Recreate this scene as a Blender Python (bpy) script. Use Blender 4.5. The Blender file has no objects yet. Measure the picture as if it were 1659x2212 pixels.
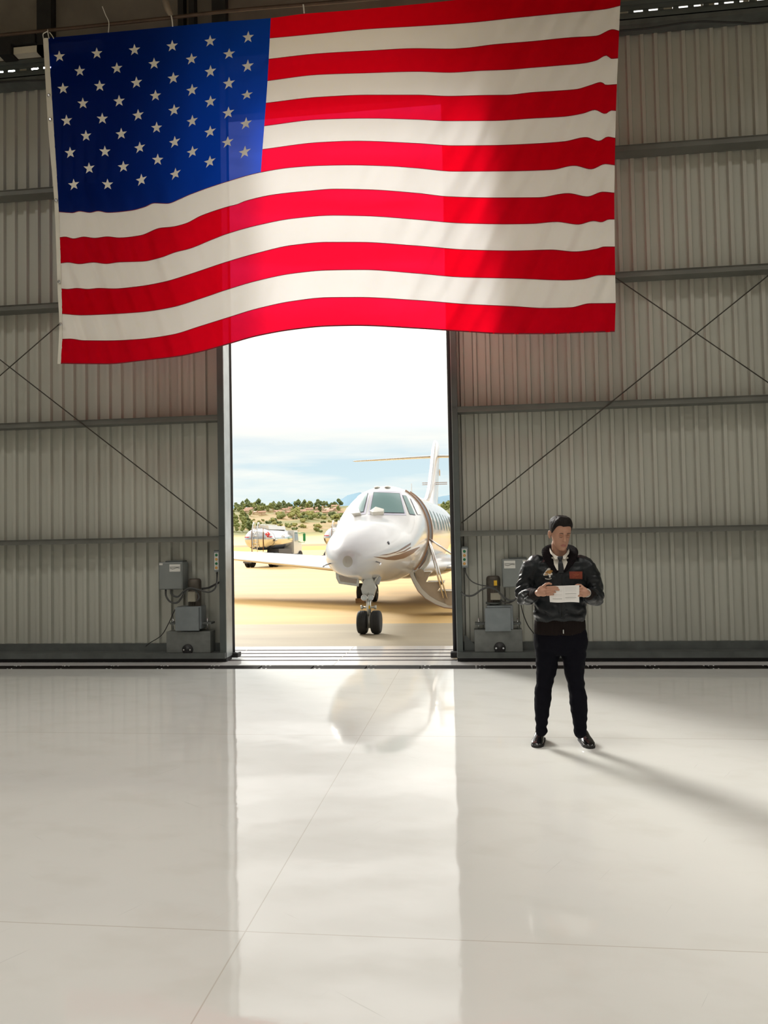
import bpy, bmesh, math, random
from math import sin, cos, pi, radians, sqrt, exp
from mathutils import Vector, Matrix, noise
from mathutils.bvhtree import BVHTree

# ------------------------------------------------------------------ camera, sky, sun, lamps, exposure
SC = bpy.context.scene
COL = SC.collection
IW, IH, FPX = 1659.0, 2212.0, 1690.0
CAM = Vector((0.0, 0.0, 1.65))
YAW, PITCH, ROLL = radians(6.713), radians(2.063), radians(-1.1205)
_f = Vector((-sin(YAW) * cos(PITCH), cos(YAW) * cos(PITCH), sin(PITCH)))
_r0 = Vector((cos(YAW), sin(YAW), 0))
_u0 = _r0.cross(_f)
C_R = cos(ROLL) * _r0 + sin(ROLL) * _u0
C_U = -sin(ROLL) * _r0 + cos(ROLL) * _u0
C_F = _f
cd = bpy.data.cameras.new('camera')
cam = bpy.data.objects.new('camera', cd)
COL.objects.link(cam)
cam.matrix_world = Matrix(((C_R.x, C_U.x, -C_F.x, CAM.x), (C_R.y, C_U.y, -C_F.y, CAM.y),
                           (C_R.z, C_U.z, -C_F.z, CAM.z), (0, 0, 0, 1)))
cd.sensor_fit = 'VERTICAL'
cd.sensor_height = 36.0
cd.lens = 36.0 * FPX / IH
cd.clip_end = 20000
SC.camera = cam

SC.view_settings.view_transform = 'Standard'
SC.view_settings.look = 'None'
SC.view_settings.gamma = 1.0
SC.view_settings.use_curve_mapping = False
SC.view_settings.exposure = 0.0
SC.cycles.use_denoising = True
SC.cycles.max_bounces = 8
SC.cycles.diffuse_bounces = 4
SC.cycles.transparent_max_bounces = 12
SC.cycles.caustics_reflective = False
SC.cycles.caustics_refractive = False
SC.cycles.sample_clamp_indirect = 6.0

SKY_GLOW = 100.0        # bright cloud the camera looks towards
SKY_BASE = 1.0
SUN_W = 1.9
FILL_LAMP_W = 370.0

def build_world():
    w = bpy.data.worlds.new('sky'); SC.world = w
    w.use_nodes = True
    nt = w.node_tree; nt.nodes.clear()
    N = nt.nodes.new; L = nt.links.new
    out = N('ShaderNodeOutputWorld'); bg = N('ShaderNodeBackground')
    tc = N('ShaderNodeTexCoord'); sep = N('ShaderNodeSeparateXYZ')
    L(tc.outputs['Generated'], sep.inputs[0])
    # elevation ramp: pale blue at the horizon, white cloud above
    ramp = N('ShaderNodeValToRGB')
    e = ramp.color_ramp.elements
    e[0].position = 0.0; e[0].color = (0.80, 0.93, 0.91, 1)
    e[1].position = 1.0; e[1].color = (1.7, 1.72, 1.75, 1)
    for p, c in ((0.05, (0.74, 0.90, 0.92)), (0.10, (0.67, 0.84, 0.91)), (0.135, (0.88, 0.94, 0.94)), (0.165, (1.25, 1.26, 1.2)), (0.2, (1.9, 1.88, 1.8)), (0.25, (2.4, 2.36, 2.22)), (0.5, (2.3, 2.26, 2.15)), (0.75, (2.0, 1.98, 1.92))):
        k = e.new(p); k.color = (*c, 1)
    L(sep.outputs['Z'], ramp.inputs[0])
    # streaky clouds
    mp = N('ShaderNodeMapping'); mp.inputs['Scale'].default_value = (2.2, 2.2, 17.0)
    mp.inputs['Location'].default_value = (0.3, 0.0, 0.4)
    L(tc.outputs['Generated'], mp.inputs[0])
    nz = N('ShaderNodeTexNoise'); nz.inputs['Scale'].default_value = 1.7; nz.inputs['Detail'].default_value = 5
    nz.inputs['Roughness'].default_value = 0.55
    L(mp.outputs[0], nz.inputs['Vector'])
    cr = N('ShaderNodeValToRGB'); cr.color_ramp.elements[0].position = 0.40; cr.color_ramp.elements[1].position = 0.62
    L(nz.outputs['Fac'], cr.inputs[0])
    mixc = N('ShaderNodeMix'); mixc.data_type = 'RGBA'
    mixc.inputs[7].default_value = (1.06, 1.05, 0.97, 1)
    fm = N('ShaderNodeMath'); fm.operation = 'MULTIPLY'; fm.inputs[1].default_value = 0.8
    L(cr.outputs[0], fm.inputs[0]); L(fm.outputs[0], mixc.inputs[0]); L(ramp.outputs[0], mixc.inputs[6])
    # bright cloud lobe beyond the door
    gd = Vector((-sin(radians(32))*cos(radians(27)), cos(radians(32))*cos(radians(27)), sin(radians(27))))
    dp = N('ShaderNodeVectorMath'); dp.operation = 'DOT_PRODUCT'; dp.inputs[1].default_value = gd
    L(tc.outputs['Generated'], dp.inputs[0])
    mr = N('ShaderNodeMapRange'); mr.inputs['From Min'].default_value = 0.986; mr.inputs['From Max'].default_value = 1.0
    mr.interpolation_type = 'SMOOTHSTEP'
    mr.inputs['To Min'].default_value = 0.0; mr.inputs['To Max'].default_value = SKY_GLOW
    L(dp.outputs['Value'], mr.inputs['Value'])
    gl = N('ShaderNodeVectorMath'); gl.operation = 'SCALE'; gl.inputs[0].default_value = (1.0, 0.97, 0.90)
    L(mr.outputs[0], gl.inputs['Scale'])
    add = N('ShaderNodeVectorMath'); add.operation = 'ADD'
    L(mixc.outputs[2], add.inputs[0]); L(gl.outputs[0], add.inputs[1])
    L(add.outputs[0], bg.inputs['Color'])
    bk = N('ShaderNodeMapRange'); bk.inputs['From Min'].default_value = -0.9; bk.inputs['From Max'].default_value = 0.5
    bk.inputs['To Min'].default_value = 0.40 * SKY_BASE; bk.inputs['To Max'].default_value = SKY_BASE
    L(sep.outputs['Y'], bk.inputs['Value']); L(bk.outputs[0], bg.inputs['Strength'])      # duller sky on the side behind the hangar
    L(bg.outputs[0], out.inputs[0])
    w.cycles.sampling_method = 'MANUAL'; w.cycles.sample_map_resolution = 512
build_world()

sd = bpy.data.lights.new('sun', 'SUN'); sd.energy = SUN_W; sd.angle = radians(40); sd.color = (1.0, 0.86, 0.62)
so = bpy.data.objects.new('sun', sd); COL.objects.link(so)
so.rotation_euler = Vector((0.10, 0.33, -1.0)).to_track_quat('-Z', 'Y').to_euler()
so.location = (0, 0, 40)

FILL_LAMPS = [(x, y) for y in (-13.0, -7.0, -1.0, 4.6) for x in (-9.0, -1.0, 7.0)]   # unseen fill lamps added under the roof to brighten the interior
for (x, y) in FILL_LAMPS:
    ld = bpy.data.lights.new('fill_light', 'AREA'); ld.shape = 'RECTANGLE'; ld.size = 2.4; ld.size_y = 1.2
    ld.energy = FILL_LAMP_W / len(FILL_LAMPS) * 4; ld.color = (1.0, 0.96, 0.89); ld.spread = radians(140)
    lo = bpy.data.objects.new('fill_light', ld); COL.objects.link(lo); lo.location = (x, y, 10.28)

def ray(px, py):
    return C_F + C_R * ((px - IW / 2) / FPX) - C_U * ((py - IH / 2) / FPX)
def atY(px, py, Y):
    d = ray(px, py); return CAM + d * ((Y - CAM.y) / d.y)
def atZ(px, py, z=0.0):
    d = ray(px, py); return CAM + d * ((z - CAM.z) / d.z)

# ------------------------------------------------------------------ helpers
WM = {}
class MB:
    """collects shapes and links them as ONE mesh object"""
    def __init__(s): s.v = []; s.f = []; s.m = []; s.sm = []
    def add(s, vs, fs, mi=0, smooth=False):
        o = len(s.v); s.v += [Vector(p) for p in vs]
        for f in fs: s.f.append([o + i for i in f]); s.m.append(mi); s.sm.append(smooth)
        return s
    def box(s, a, b, mi=0):
        x0, y0, z0 = [min(a[i], b[i]) for i in range(3)]; x1, y1, z1 = [max(a[i], b[i]) for i in range(3)]
        return s.add([(x0,y0,z0),(x1,y0,z0),(x1,y1,z0),(x0,y1,z0),(x0,y0,z1),(x1,y0,z1),(x1,y1,z1),(x0,y1,z1)],
              [(0,3,2,1),(4,5,6,7),(0,1,5,4),(1,2,6,5),(2,3,7,6),(3,0,4,7)], mi)
    def bbox(s, a, b, r=0.01, mi=0):
        """box with rounded edges"""
        bm = bmesh.new(); bmesh.ops.create_cube(bm, size=1.0)
        a = Vector(a); b = Vector(b); c = (a + b) / 2; d = b - a
        for v in bm.verts: v.co = Vector((v.co.x * abs(d.x), v.co.y * abs(d.y), v.co.z * abs(d.z))) + c
        bmesh.ops.bevel(bm, geom=bm.edges[:], offset=r, segments=2, affect='EDGES', profile=0.5)
        bm.verts.index_update()
        s.add([v.co.copy() for v in bm.verts], [[v.index for v in f.verts] for f in bm.faces], mi); bm.free(); return s
    def loft(s, rings, mi=0, smooth=True, caps=True, closed=True):
        n = len(rings[0]); o = len(s.v); vs = [p for r in rings for p in r]; fs = []
        for i in range(len(rings) - 1):
            for j in range(n if closed else n - 1):
                k = (j + 1) % n
                fs.append((i*n+j, i*n+k, (i+1)*n+k, (i+1)*n+j))
        s.add(vs, fs, mi, smooth)
        if caps and closed:
            s.f.append([o + j for j in range(n)][::-1]); s.m.append(mi); s.sm.append(False)
            s.f.append([o + (len(rings)-1)*n + j for j in range(n)]); s.m.append(mi); s.sm.append(False)
        return s
    def tube(s, pts, r, n=8, mi=0, caps=True):
        pts = [Vector(p) for p in pts]; rings = []; up = None
        for i, p in enumerate(pts):
            t = (pts[min(i+1, len(pts)-1)] - pts[max(i-1, 0)]).normalized()
            if up is None: up = Vector((0,0,1)) if abs(t.z) < 0.9 else Vector((0,1,0))
            a = (up - t * up.dot(t)).normalized(); up = a; b = t.cross(a)
            rr = r[i] if isinstance(r, (list, tuple)) else r
            rings.append([p + a*(rr*cos(2*pi*j/n)) + b*(rr*sin(2*pi*j/n)) for j in range(n)])
        return s.loft(rings, mi, True, caps)
    def cyl(s, a, b, r, n=24, mi=0, r2=None):
        a = Vector(a); b = Vector(b); t = (b-a).normalized()
        u = Vector((0,0,1)) if abs(t.z) < 0.9 else Vector((0,1,0)); u = (u - t*u.dot(t)).normalized(); w = t.cross(u)
        r2 = r if r2 is None else r2
        return s.loft([[p + u*(q*cos(2*pi*j/n)) + w*(q*sin(2*pi*j/n)) for j in range(n)] for p, q in ((a, r), (b, r2))], mi, True)
    def lathe(s, prof, org, axis, n=24, mi=0):
        """prof: list of (distance along axis, radius)"""
        org = Vector(org); t = Vector(axis).normalized()
        u = Vector((0,0,1)) if abs(t.z) < 0.9 else Vector((0,1,0)); u = (u - t*u.dot(t)).normalized(); w = t.cross(u)
        return s.loft([[org + t*d + u*(max(r,1e-4)*cos(2*pi*j/n)) + w*(max(r,1e-4)*sin(2*pi*j/n)) for j in range(n)] for d, r in prof], mi, True)
    def ell(s, c, r, M=None, mi=0, nu=16, nv=10):
        c = Vector(c); rings = []
        for i in range(nv + 1):
            ph = -pi/2 + pi*i/nv; ring = []
            for j in range(nu):
                th = 2*pi*j/nu
                p = Vector((r[0]*max(cos(ph),.02)*cos(th), r[1]*max(cos(ph),.02)*sin(th), r[2]*sin(ph)))
                ring.append(c + (M @ p if M else p))
            rings.append(ring)
        return s.loft(rings, mi, True)
    def prism(s, poly, d, mi=0):
        """poly: 3-D polygon, extruded by vector d"""
        n = len(poly); d = Vector(d); P = [Vector(p) for p in poly]
        s.add(P + [p + d for p in P], [tuple(range(n))[::-1], tuple(range(n, 2*n))] + [(j, (j+1) % n, n+(j+1) % n, n+j) for j in range(n)], mi)
        return s
    def mesh(s, name, mats):
        me = bpy.data.meshes.new(name); me.from_pydata([tuple(p) for p in s.v], [], s.f)
        for m in (mats if isinstance(mats, (list, tuple)) else [mats]): me.materials.append(m)
        me.polygons.foreach_set('material_index', s.m); me.polygons.foreach_set('use_smooth', s.sm)
        bm = bmesh.new(); bm.from_mesh(me); bmesh.ops.recalc_face_normals(bm, faces=bm.faces[:]); bm.to_mesh(me); bm.free()
        me.update(); return me
    def build(s, name, mats, parent=None, **tags):
        return link(name, s.mesh(name, mats), parent, **tags)

def link(name, me, parent=None, label=None, cat=None, group=None, kind=None, local=False):
    o = bpy.data.objects.new(name, me); COL.objects.link(o)
    if parent is not None:
        o.parent = parent
        if not local: o.matrix_parent_inverse = WM.get(parent.name, Matrix.Identity(4)).inverted()
    tag(o, label, cat, group, kind); return o
def tag(o, label=None, cat=None, group=None, kind=None):
    if label: o['label'] = label
    if cat: o['category'] = cat
    if group: o['group'] = group
    if kind: o['kind'] = kind
    return o
def thing(name, loc, label, cat, group=None, kind=None):
    o = bpy.data.objects.new(name, None); COL.objects.link(o); o.location = loc; o.empty_display_size = .1
    WM[o.name] = Matrix.Translation(Vector(loc)); return tag(o, label, cat, group, kind)
def copy_tree(o, loc, rz=0.0, sc=1.0, label=None):
    r = o.copy(); COL.objects.link(r); r.location = loc; r.rotation_euler = (0, 0, rz); r.scale = (sc, sc, sc)
    if label: r['label'] = label
    for ch in list(o.children):
        c = ch.copy(); COL.objects.link(c); c.parent = r; c.matrix_parent_inverse = Matrix.Identity(4)
        for g in list(ch.children):
            d = g.copy(); COL.objects.link(d); d.parent = c; d.matrix_parent_inverse = Matrix.Identity(4)
    return r

def lin(c):
    return tuple(((x/255)/12.92 if x/255 <= .04045 else ((x/255+.055)/1.055)**2.4) for x in c)
def pm(name, col, rough=.5, metal=0.0, var=0.0, vscale=6.0, bump=0.0, bscale=40.0, coat=0.0, spec=.5, vmul=(1,1,1), sub=0.0, col2=None):
    """procedural principled material: colour variation and bump from noise in object space"""
    m = bpy.data.materials.new(name); m.use_nodes = True; nt = m.node_tree; b = nt.nodes['Principled BSDF']
    N = nt.nodes.new; L = nt.links.new
    b.inputs['Base Color'].default_value = (*col, 1); b.inputs['Roughness'].default_value = rough; b.inputs['Metallic'].default_value = metal
    b.inputs['Specular IOR Level'].default_value = spec
    if coat: b.inputs['Coat Weight'].default_value = coat; b.inputs['Coat Roughness'].default_value = .04
    if sub: b.inputs['Subsurface Weight'].default_value = sub; b.inputs['Subsurface Radius'].default_value = (.012,.005,.003)
    tc = N('ShaderNodeTexCoord'); mp = N('ShaderNodeMapping'); mp.inputs['Scale'].default_value = vmul; L(tc.outputs['Object'], mp.inputs[0])
    if var or col2:
        nz = N('ShaderNodeTexNoise'); nz.inputs['Scale'].default_value = vscale; nz.inputs['Detail'].default_value = 4; L(mp.outputs[0], nz.inputs['Vector'])
        r = N('ShaderNodeValToRGB'); r.color_ramp.elements[0].position = .3; r.color_ramp.elements[1].position = .7
        c2 = col2 if col2 else tuple(min(1, c*(1+var)) for c in col); c1 = col if col2 else tuple(c*(1-var) for c in col)
        r.color_ramp.elements[0].color = (*c1, 1); r.color_ramp.elements[1].color = (*c2, 1)
        L(nz.outputs['Fac'], r.inputs[0]); L(r.outputs[0], b.inputs['Base Color'])
    if bump:
        n2 = N('ShaderNodeTexNoise'); n2.inputs['Scale'].default_value = bscale; n2.inputs['Detail'].default_value = 3; L(mp.outputs[0], n2.inputs['Vector'])
        bp = N('ShaderNodeBump'); bp.inputs['Strength'].default_value = bump; bp.inputs['Distance'].default_value = .02
        L(n2.outputs['Fac'], bp.inputs['Height']); L(bp.outputs[0], b.inputs['Normal'])
    return m

def interp(tab, x):
    """piecewise monotone-ish cubic through (x, y) points"""
    if x <= tab[0][0]:
        (a, b), (c, d) = tab[0], tab[1]; return b + (x-a)*(d-b)/(c-a) if x < a - 1e-9 else b
    if x >= tab[-1][0]:
        (a, b), (c, d) = tab[-2], tab[-1]; return d + (x-c)*(d-b)/(c-a)
    for i in range(len(tab)-1):
        if tab[i][0] <= x <= tab[i+1][0]: break
    (x0, y0), (x1, y1) = tab[i], tab[i+1]; h = x1-x0; s = (y1-y0)/h
    def tang(k):
        if k == 0: return (tab[1][1]-tab[0][1])/(tab[1][0]-tab[0][0])
        if k == len(tab)-1: return (tab[-1][1]-tab[-2][1])/(tab[-1][0]-tab[-2][0])
        a = (tab[k][1]-tab[k-1][1])/(tab[k][0]-tab[k-1][0]); b = (tab[k+1][1]-tab[k][1])/(tab[k+1][0]-tab[k][0])
        return 0.0 if a*b <= 0 else 2*a*b/(a+b)
    m0, m1 = tang(i), tang(i+1); t = (x-x0)/h
    return y0*(2*t**3-3*t*t+1) + h*m0*(t**3-2*t*t+t) + y1*(-2*t**3+3*t*t) + h*m1*(t**3-t*t)
def lerp(a, b, t): return a + (b-a)*t
def sstep(a, b, x):
    t = min(1, max(0, (x-a)/(b-a))); return t*t*(3-2*t)
def bez(pts, n=24):
    """smooth curve through points"""
    P = [Vector(p) for p in pts]; out = []
    for i in range(len(P)-1):
        p0 = P[max(i-1, 0)]; p1 = P[i]; p2 = P[i+1]; p3 = P[min(i+2, len(P)-1)]
        for k in range(n):
            t = k/n
            out.append(.5*((2*p1)+(p2-p0)*t+(2*p0-5*p1+4*p2-p3)*t*t+(3*p1-p0-3*p2+p3)*t**3))
    out.append(P[-1]); return out
def voxel(mb, size, smooth=2, name='tmp'):
    """fuse the collected shapes into one continuous skin; returns mesh"""
    me = mb.mesh(name, [])
    o = bpy.data.objects.new(name, me); COL.objects.link(o)
    r = o.modifiers.new('r', 'REMESH'); r.mode = 'VOXEL'; r.voxel_size = size; r.use_smooth_shade = True
    if smooth:
        s = o.modifiers.new('s', 'SMOOTH'); s.iterations = smooth; s.factor = .5
    dg = bpy.context.evaluated_depsgraph_get()
    out = bpy.data.meshes.new_from_object(o.evaluated_get(dg))
    bpy.data.objects.remove(o); bpy.data.meshes.remove(me)
    out.polygons.foreach_set('use_smooth', [True]*len(out.polygons))
    return out
def setmats(me, mats, fn=None):
    me.materials.clear()
    for m in mats: me.materials.append(m)
    if fn:
        for p in me.polygons: p.material_index = fn(p.center)
def text_mb(mb, s, size, M, mi=0, depth=.0006, align='CENTER'):
    cu = bpy.data.curves.new('t', 'FONT'); cu.body = s; cu.size = size; cu.align_x = align; cu.align_y = 'CENTER'; cu.extrude = depth; cu.resolution_u = 3
    o = bpy.data.objects.new('t', cu); COL.objects.link(o)
    dg = bpy.context.evaluated_depsgraph_get(); me = bpy.data.meshes.new_from_object(o.evaluated_get(dg))
    mb.add([M @ v.co for v in me.vertices], [list(p.vertices) for p in me.polygons], mi)
    bpy.data.objects.remove(o); bpy.data.curves.remove(cu); bpy.data.meshes.remove(me)
# ------------------------------------------------------------------ materials of the building
M_girt = pm('girt_paint', (.15,.153,.135), .45, .2, var=.12, vscale=3)
M_stile = pm('stile_paint', (.085,.10,.095), .45, .2, var=.12, vscale=3)
M_rail = pm('rail_paint', (.10,.11,.105), .5, .2, var=.2, vscale=5)
M_sheet = pm('sheet_steel_paint', (.46,.462,.405), .42, .15, var=.07, vscale=1.3, vmul=(1.0,1.0,.25), bump=.05, bscale=3)
M_rubber = pm('black_rubber', (.012,.010,.011), .6)
M_edge = pm('edge_steel', (.45,.48,.48), .35, .5, var=.1)
M_dark = pm('dark_steel', (.02,.019,.018), .6, .3, var=.3)
M_rod = pm('rod_steel', (.06,.055,.045), .5, .6, var=.2)
M_upper = pm('insulated_liner', (.16,.14,.11), .8, var=.15, vscale=2, bump=.15, bscale=9)
M_ceiling = pm('ceiling_liner', (.30,.28,.24), .8, var=.1, vscale=2)
M_wallside = pm('wall_panel', (.45,.43,.38), .6, var=.08, vscale=1)
M_tan = pm('conduit_brown', (.075,.045,.028), .5, .4, var=.25)
M_cream = pm('cream_paint', (.62,.58,.46), .5, var=.06)
M_cord = pm('white_cord', (.7,.68,.62), .7)
M_boxgrey = pm('enclosure_grey', (.22,.24,.235), .4, .3, var=.07, vscale=4)
M_boxgrey2 = pm('gearbox_grey', (.21,.235,.245), .35, .35, var=.1, vscale=7)
M_basegrey = pm('housing_grey', (.165,.175,.165), .45, .3, var=.16, vscale=9)
M_motor = pm('motor_grey', (.085,.075,.06), .5, .3, var=.25, vscale=14)
M_beige = pm('beige_box', (.30,.28,.22), .5, var=.1)
M_label = pm('label_white', (.62,.62,.58), .5, var=.04)
M_ink = pm('label_ink', (.05,.05,.05), .6)
M_black = pm('black_plastic', (.012,.012,.013), .45)
M_cable = pm('cable_grey', (.05,.052,.05), .5, var=.15)
M_cable_black = pm('cable_black', (.012,.012,.012), .5)
M_yellow = pm('yellow_label', (.75,.45,.02), .5)
M_green = pm('green_button', (.01,.16,.06), .35)
M_amber = pm('amber_button', (.62,.33,.08), .35)
M_steel = pm('bright_steel', (.6,.6,.6), .25, 1.0)
M_concrete = pm('apron_white_concrete', (.80,.79,.78), .06, var=.04, vscale=2)
M_grate = pm('trench_grate_iron', (.018,.015,.014), .9, 0, var=.3, spec=.1)
M_slot = pm('track_slot_steel', (.03,.018,.02), .9, 0, var=.3, spec=.1)

def floor_material():
    m = pm('epoxy_floor', (.80,.78,.73), .085, 0, spec=.5)
    nt = m.node_tree; b = nt.nodes['Principled BSDF']; N = nt.nodes.new; L = nt.links.new
    tc = N('ShaderNodeTexCoord')
    def noise(scale, mul, detail=4, rot=0):
        m0 = N('ShaderNodeMapping'); m0.inputs['Rotation'].default_value = (0,0,rot); L(tc.outputs['Object'], m0.inputs[0])
        mp = N('ShaderNodeMapping'); mp.inputs['Scale'].default_value = mul; L(m0.outputs[0], mp.inputs[0])
        n = N('ShaderNodeTexNoise'); n.inputs['Scale'].default_value = scale; n.inputs['Detail'].default_value = detail; L(mp.outputs[0], n.inputs['Vector']); return n
    def ramp(src, p0, c0, p1, c1):
        r = N('ShaderNodeValToRGB'); r.color_ramp.elements[0].position = p0; r.color_ramp.elements[0].color = (*c0,1); r.color_ramp.elements[1].position = p1; r.color_ramp.elements[1].color = (*c1,1); L(src, r.inputs[0]); return r
    def mul(a, bb):
        x = N('ShaderNodeMix'); x.data_type = 'RGBA'; x.blend_type = 'MULTIPLY'; x.inputs[0].default_value = 1; L(a, x.inputs[6]); L(bb, x.inputs[7]); return x.outputs[2]
    base = ramp(noise(.7,(1,1,1)).outputs['Fac'], .3, (.75,.75,.715), .7, (.79,.79,.76)).outputs[0]
    # long thin scuffs in two directions
    s1 = ramp(noise(1.0,(70,1.5,1),6,.5).outputs['Fac'], .25, (.84,.84,.84), .30, (1,1,1)).outputs[0]
    s2 = ramp(noise(1.0,(1.7,60,1),6,.62).outputs['Fac'], .24, (.86,.86,.85), .29, (1,1,1)).outputs[0]
    s3 = ramp(noise(2.2,(1,1.6,1),7,.2).outputs['Fac'], .33, (.955,.95,.94), .5, (1,1,1)).outputs[0]
    base = mul(mul(mul(base, s1), s2), s3)
    # saw-cut joints
    sx = N('ShaderNodeSeparateXYZ'); L(tc.outputs['Object'], sx.inputs[0])
    def joint(sock, at, w):
        a = N('ShaderNodeMath'); a.operation = 'SUBTRACT'; a.inputs[1].default_value = at; L(sock, a.inputs[0])
        c = N('ShaderNodeMath'); c.operation = 'ABSOLUTE'; L(a.outputs[0], c.inputs[0])
        d = N('ShaderNodeMath'); d.operation = 'LESS_THAN'; d.inputs[1].default_value = w; L(c.outputs[0], d.inputs[0]); return d.outputs[0]
    js = [joint(sx.outputs['X'], -1.015, .0028), joint(sx.outputs['Y'], 3.29, .003), joint(sx.outputs['Y'], 6.62, .005)]
    for j in js:
        x = N('ShaderNodeMix'); x.data_type = 'RGBA'; x.inputs[7].default_value = (.60,.57,.52,1); L(j, x.inputs[0]); L(base, x.inputs[6]); base = x.outputs[2]
    L(base, b.inputs['Base Color'])
    # gentle trowel waves and worn gloss
    n1 = noise(1.6,(1,1,1),2); n2 = noise(26,(1,1,1),2)
    ad = N('ShaderNodeMath'); ad.operation = 'MULTIPLY_ADD'; ad.inputs[1].default_value = .045; L(n2.outputs['Fac'], ad.inputs[0]); L(n1.outputs['Fac'], ad.inputs[2])
    bp = N('ShaderNodeBump'); bp.inputs['Strength'].default_value = .14; bp.inputs['Distance'].default_value = .02; L(ad.outputs[0], bp.inputs['Height']); L(bp.outputs[0], b.inputs['Normal'])
    rr = N('ShaderNodeMapRange'); rr.inputs['To Min'].default_value = .03; rr.inputs['To Max'].default_value = .075; L(noise(1.1,(1,1,1),5).outputs['Fac'], rr.inputs['Value']); L(rr.outputs[0], b.inputs['Roughness'])
    return m
M_floor = floor_material()

# ------------------------------------------------------------------ shell of the hangar
XL, XR, YB, YF, ZR = -15.0, 13.0, -20.0, 12.18, 10.6
MB().box((XL,YB,-.15),(XR,10.03,0)).build('floor', M_floor, kind='structure')
MB().box((XL,YB,ZR),(XR,YF+.25,ZR+.4)).build('ceiling', M_ceiling, kind='structure')
MB().box((XL-.3,YB,0),(XL,YF+.25,ZR)).build('wall_left', M_wallside, kind='structure')
MB().box((XR,YB,0),(XR+.3,YF+.25,ZR)).build('wall_right', M_wallside, kind='structure')
wb = MB(); wb.box((XL,YB-.3,8.0),(XR,YB,ZR)); wb.box((XL,YB-.3,0),(-11,YB,8)); wb.box((9,YB-.3,0),(XR,YB,8))   # wide rear doorway stands open
wb.build('wall_back', M_wallside, kind='structure')
# outer face above the doorway: unseen gap added so sky shows in guide slots
wf = MB(); wf.box((XL,12.15,8.62),(XR,12.35,9.42)); wf.box((XL,12.15,9.86),(XR,12.35,ZR))
x = XL
while x < XR: wf.box((x,12.2,9.40),(x+.2,12.3,9.88)); x += .62
wf.build('wall_front', M_wallside, kind='structure')
wi = MB(); wi.box((XL,10.645,8.845),(XR,10.70,ZR))
wi.build('wall_front_liner', M_upper, kind='structure')
# lintel over the door leaves with a slotted guide
gl = MB(); gl.box((XL,10.62,8.585),(XR,10.95,8.66)); gl.box((XL,10.62,8.79),(XR,10.70,8.845))
gl.box((XL,10.64,8.655),(XR,10.65,8.695)); gl.box((XL,10.64,8.722),(XR,10.65,8.80))
x = -7.0
while x < -6.12: gl.box((x,10.64,8.69),(x+.075,10.65,8.73)); x += .185
x = 2.0
while x < 5.0: gl.box((x,10.64,8.69),(x+.075,10.65,8.73)); x += .195
gl.box((-6.06,10.64,8.69),(2.0,10.70,8.73)); gl.box((XL,10.64,8.69),(-7.0,10.70,8.73)); gl.box((5.0,10.64,8.69),(XR,10.70,8.73))
gl.build('trim_1', M_stile, kind='structure', label='dark slotted guide above the sliding door leaves')
MB().box((XL,10.5,8.86),(-6.76,10.62,8.96)).box((-6.56,10.5,8.86),(-5.2,10.62,8.96)).build('trim_2', M_cream, kind='structure', label='cream strip above the slotted guide')
MB().box((XL,10.45,8.98),(-6.2,10.64,9.12)).box((-6.76,10.44,8.83),(-6.57,10.66,9.0)).build('trim_3', M_dark, kind='structure', label='dark header beam end')
for (xa, xb, zz) in ((-6.2,-5.98,8.86),(-4.06,-3.98,8.86),(-3.9,-3.82,8.86),(-3.56,-3.36,8.86)):
    MB().box((xa,10.50,zz),(xb,10.64,ZR)).build('column', M_dark, kind='structure')

# ------------------------------------------------------------------ threshold: grate, track strip, grooves
g = MB(); g.box((XL,10.03,-.16),(XR,10.33,-.07))
x = XL
k = 0
while x < XR:
    g.box((x+.012,10.035,-.05),(x+.70,10.325,-.003)); x += .712
g.build('trim_4', M_grate, kind='structure', label='black trench grate across the threshold')
gb = MB(); x = XL
while x < XR:
    for dx in (.05,.11):
        for yy in (10.075,10.285): gb.cyl((x+dx,yy,-.012),(x+dx,yy,.001),.012,8)
    x += .712
gb.build('grate_bolt_heads', M_steel, bpy.data.objects['trim_4'])
st = MB(); ys = [10.33,10.715,10.80,11.045,11.13,11.38,11.465,11.715,11.80,12.18]
for i in range(0, len(ys), 2): st.box((XL,ys[i],-.15),(XR,ys[i+1],0))
st.build('floor_threshold', M_concrete, kind='structure')
for i in range(1, len(ys)-1, 2):
    r = MB(); r.box((XL,ys[i]-.001,-.14),(XR,ys[i+1]+.001,-.003)); r.build('trim_%d' % (5+i//2), M_slot, kind='structure', label='floor track groove under the hangar doors')
for (a, b) in (((722,1436),(762,1398)),):
    pass
jt = MB()
for xx in (-1.94, -.30, -3.55): jt.box((xx-.006,10.34,.0),(xx+.006,12.17,.0012))
jt.build('joint_lines', pm('joint_grey',(.40,.38,.36),.6), bpy.data.objects['floor_threshold'])

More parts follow.
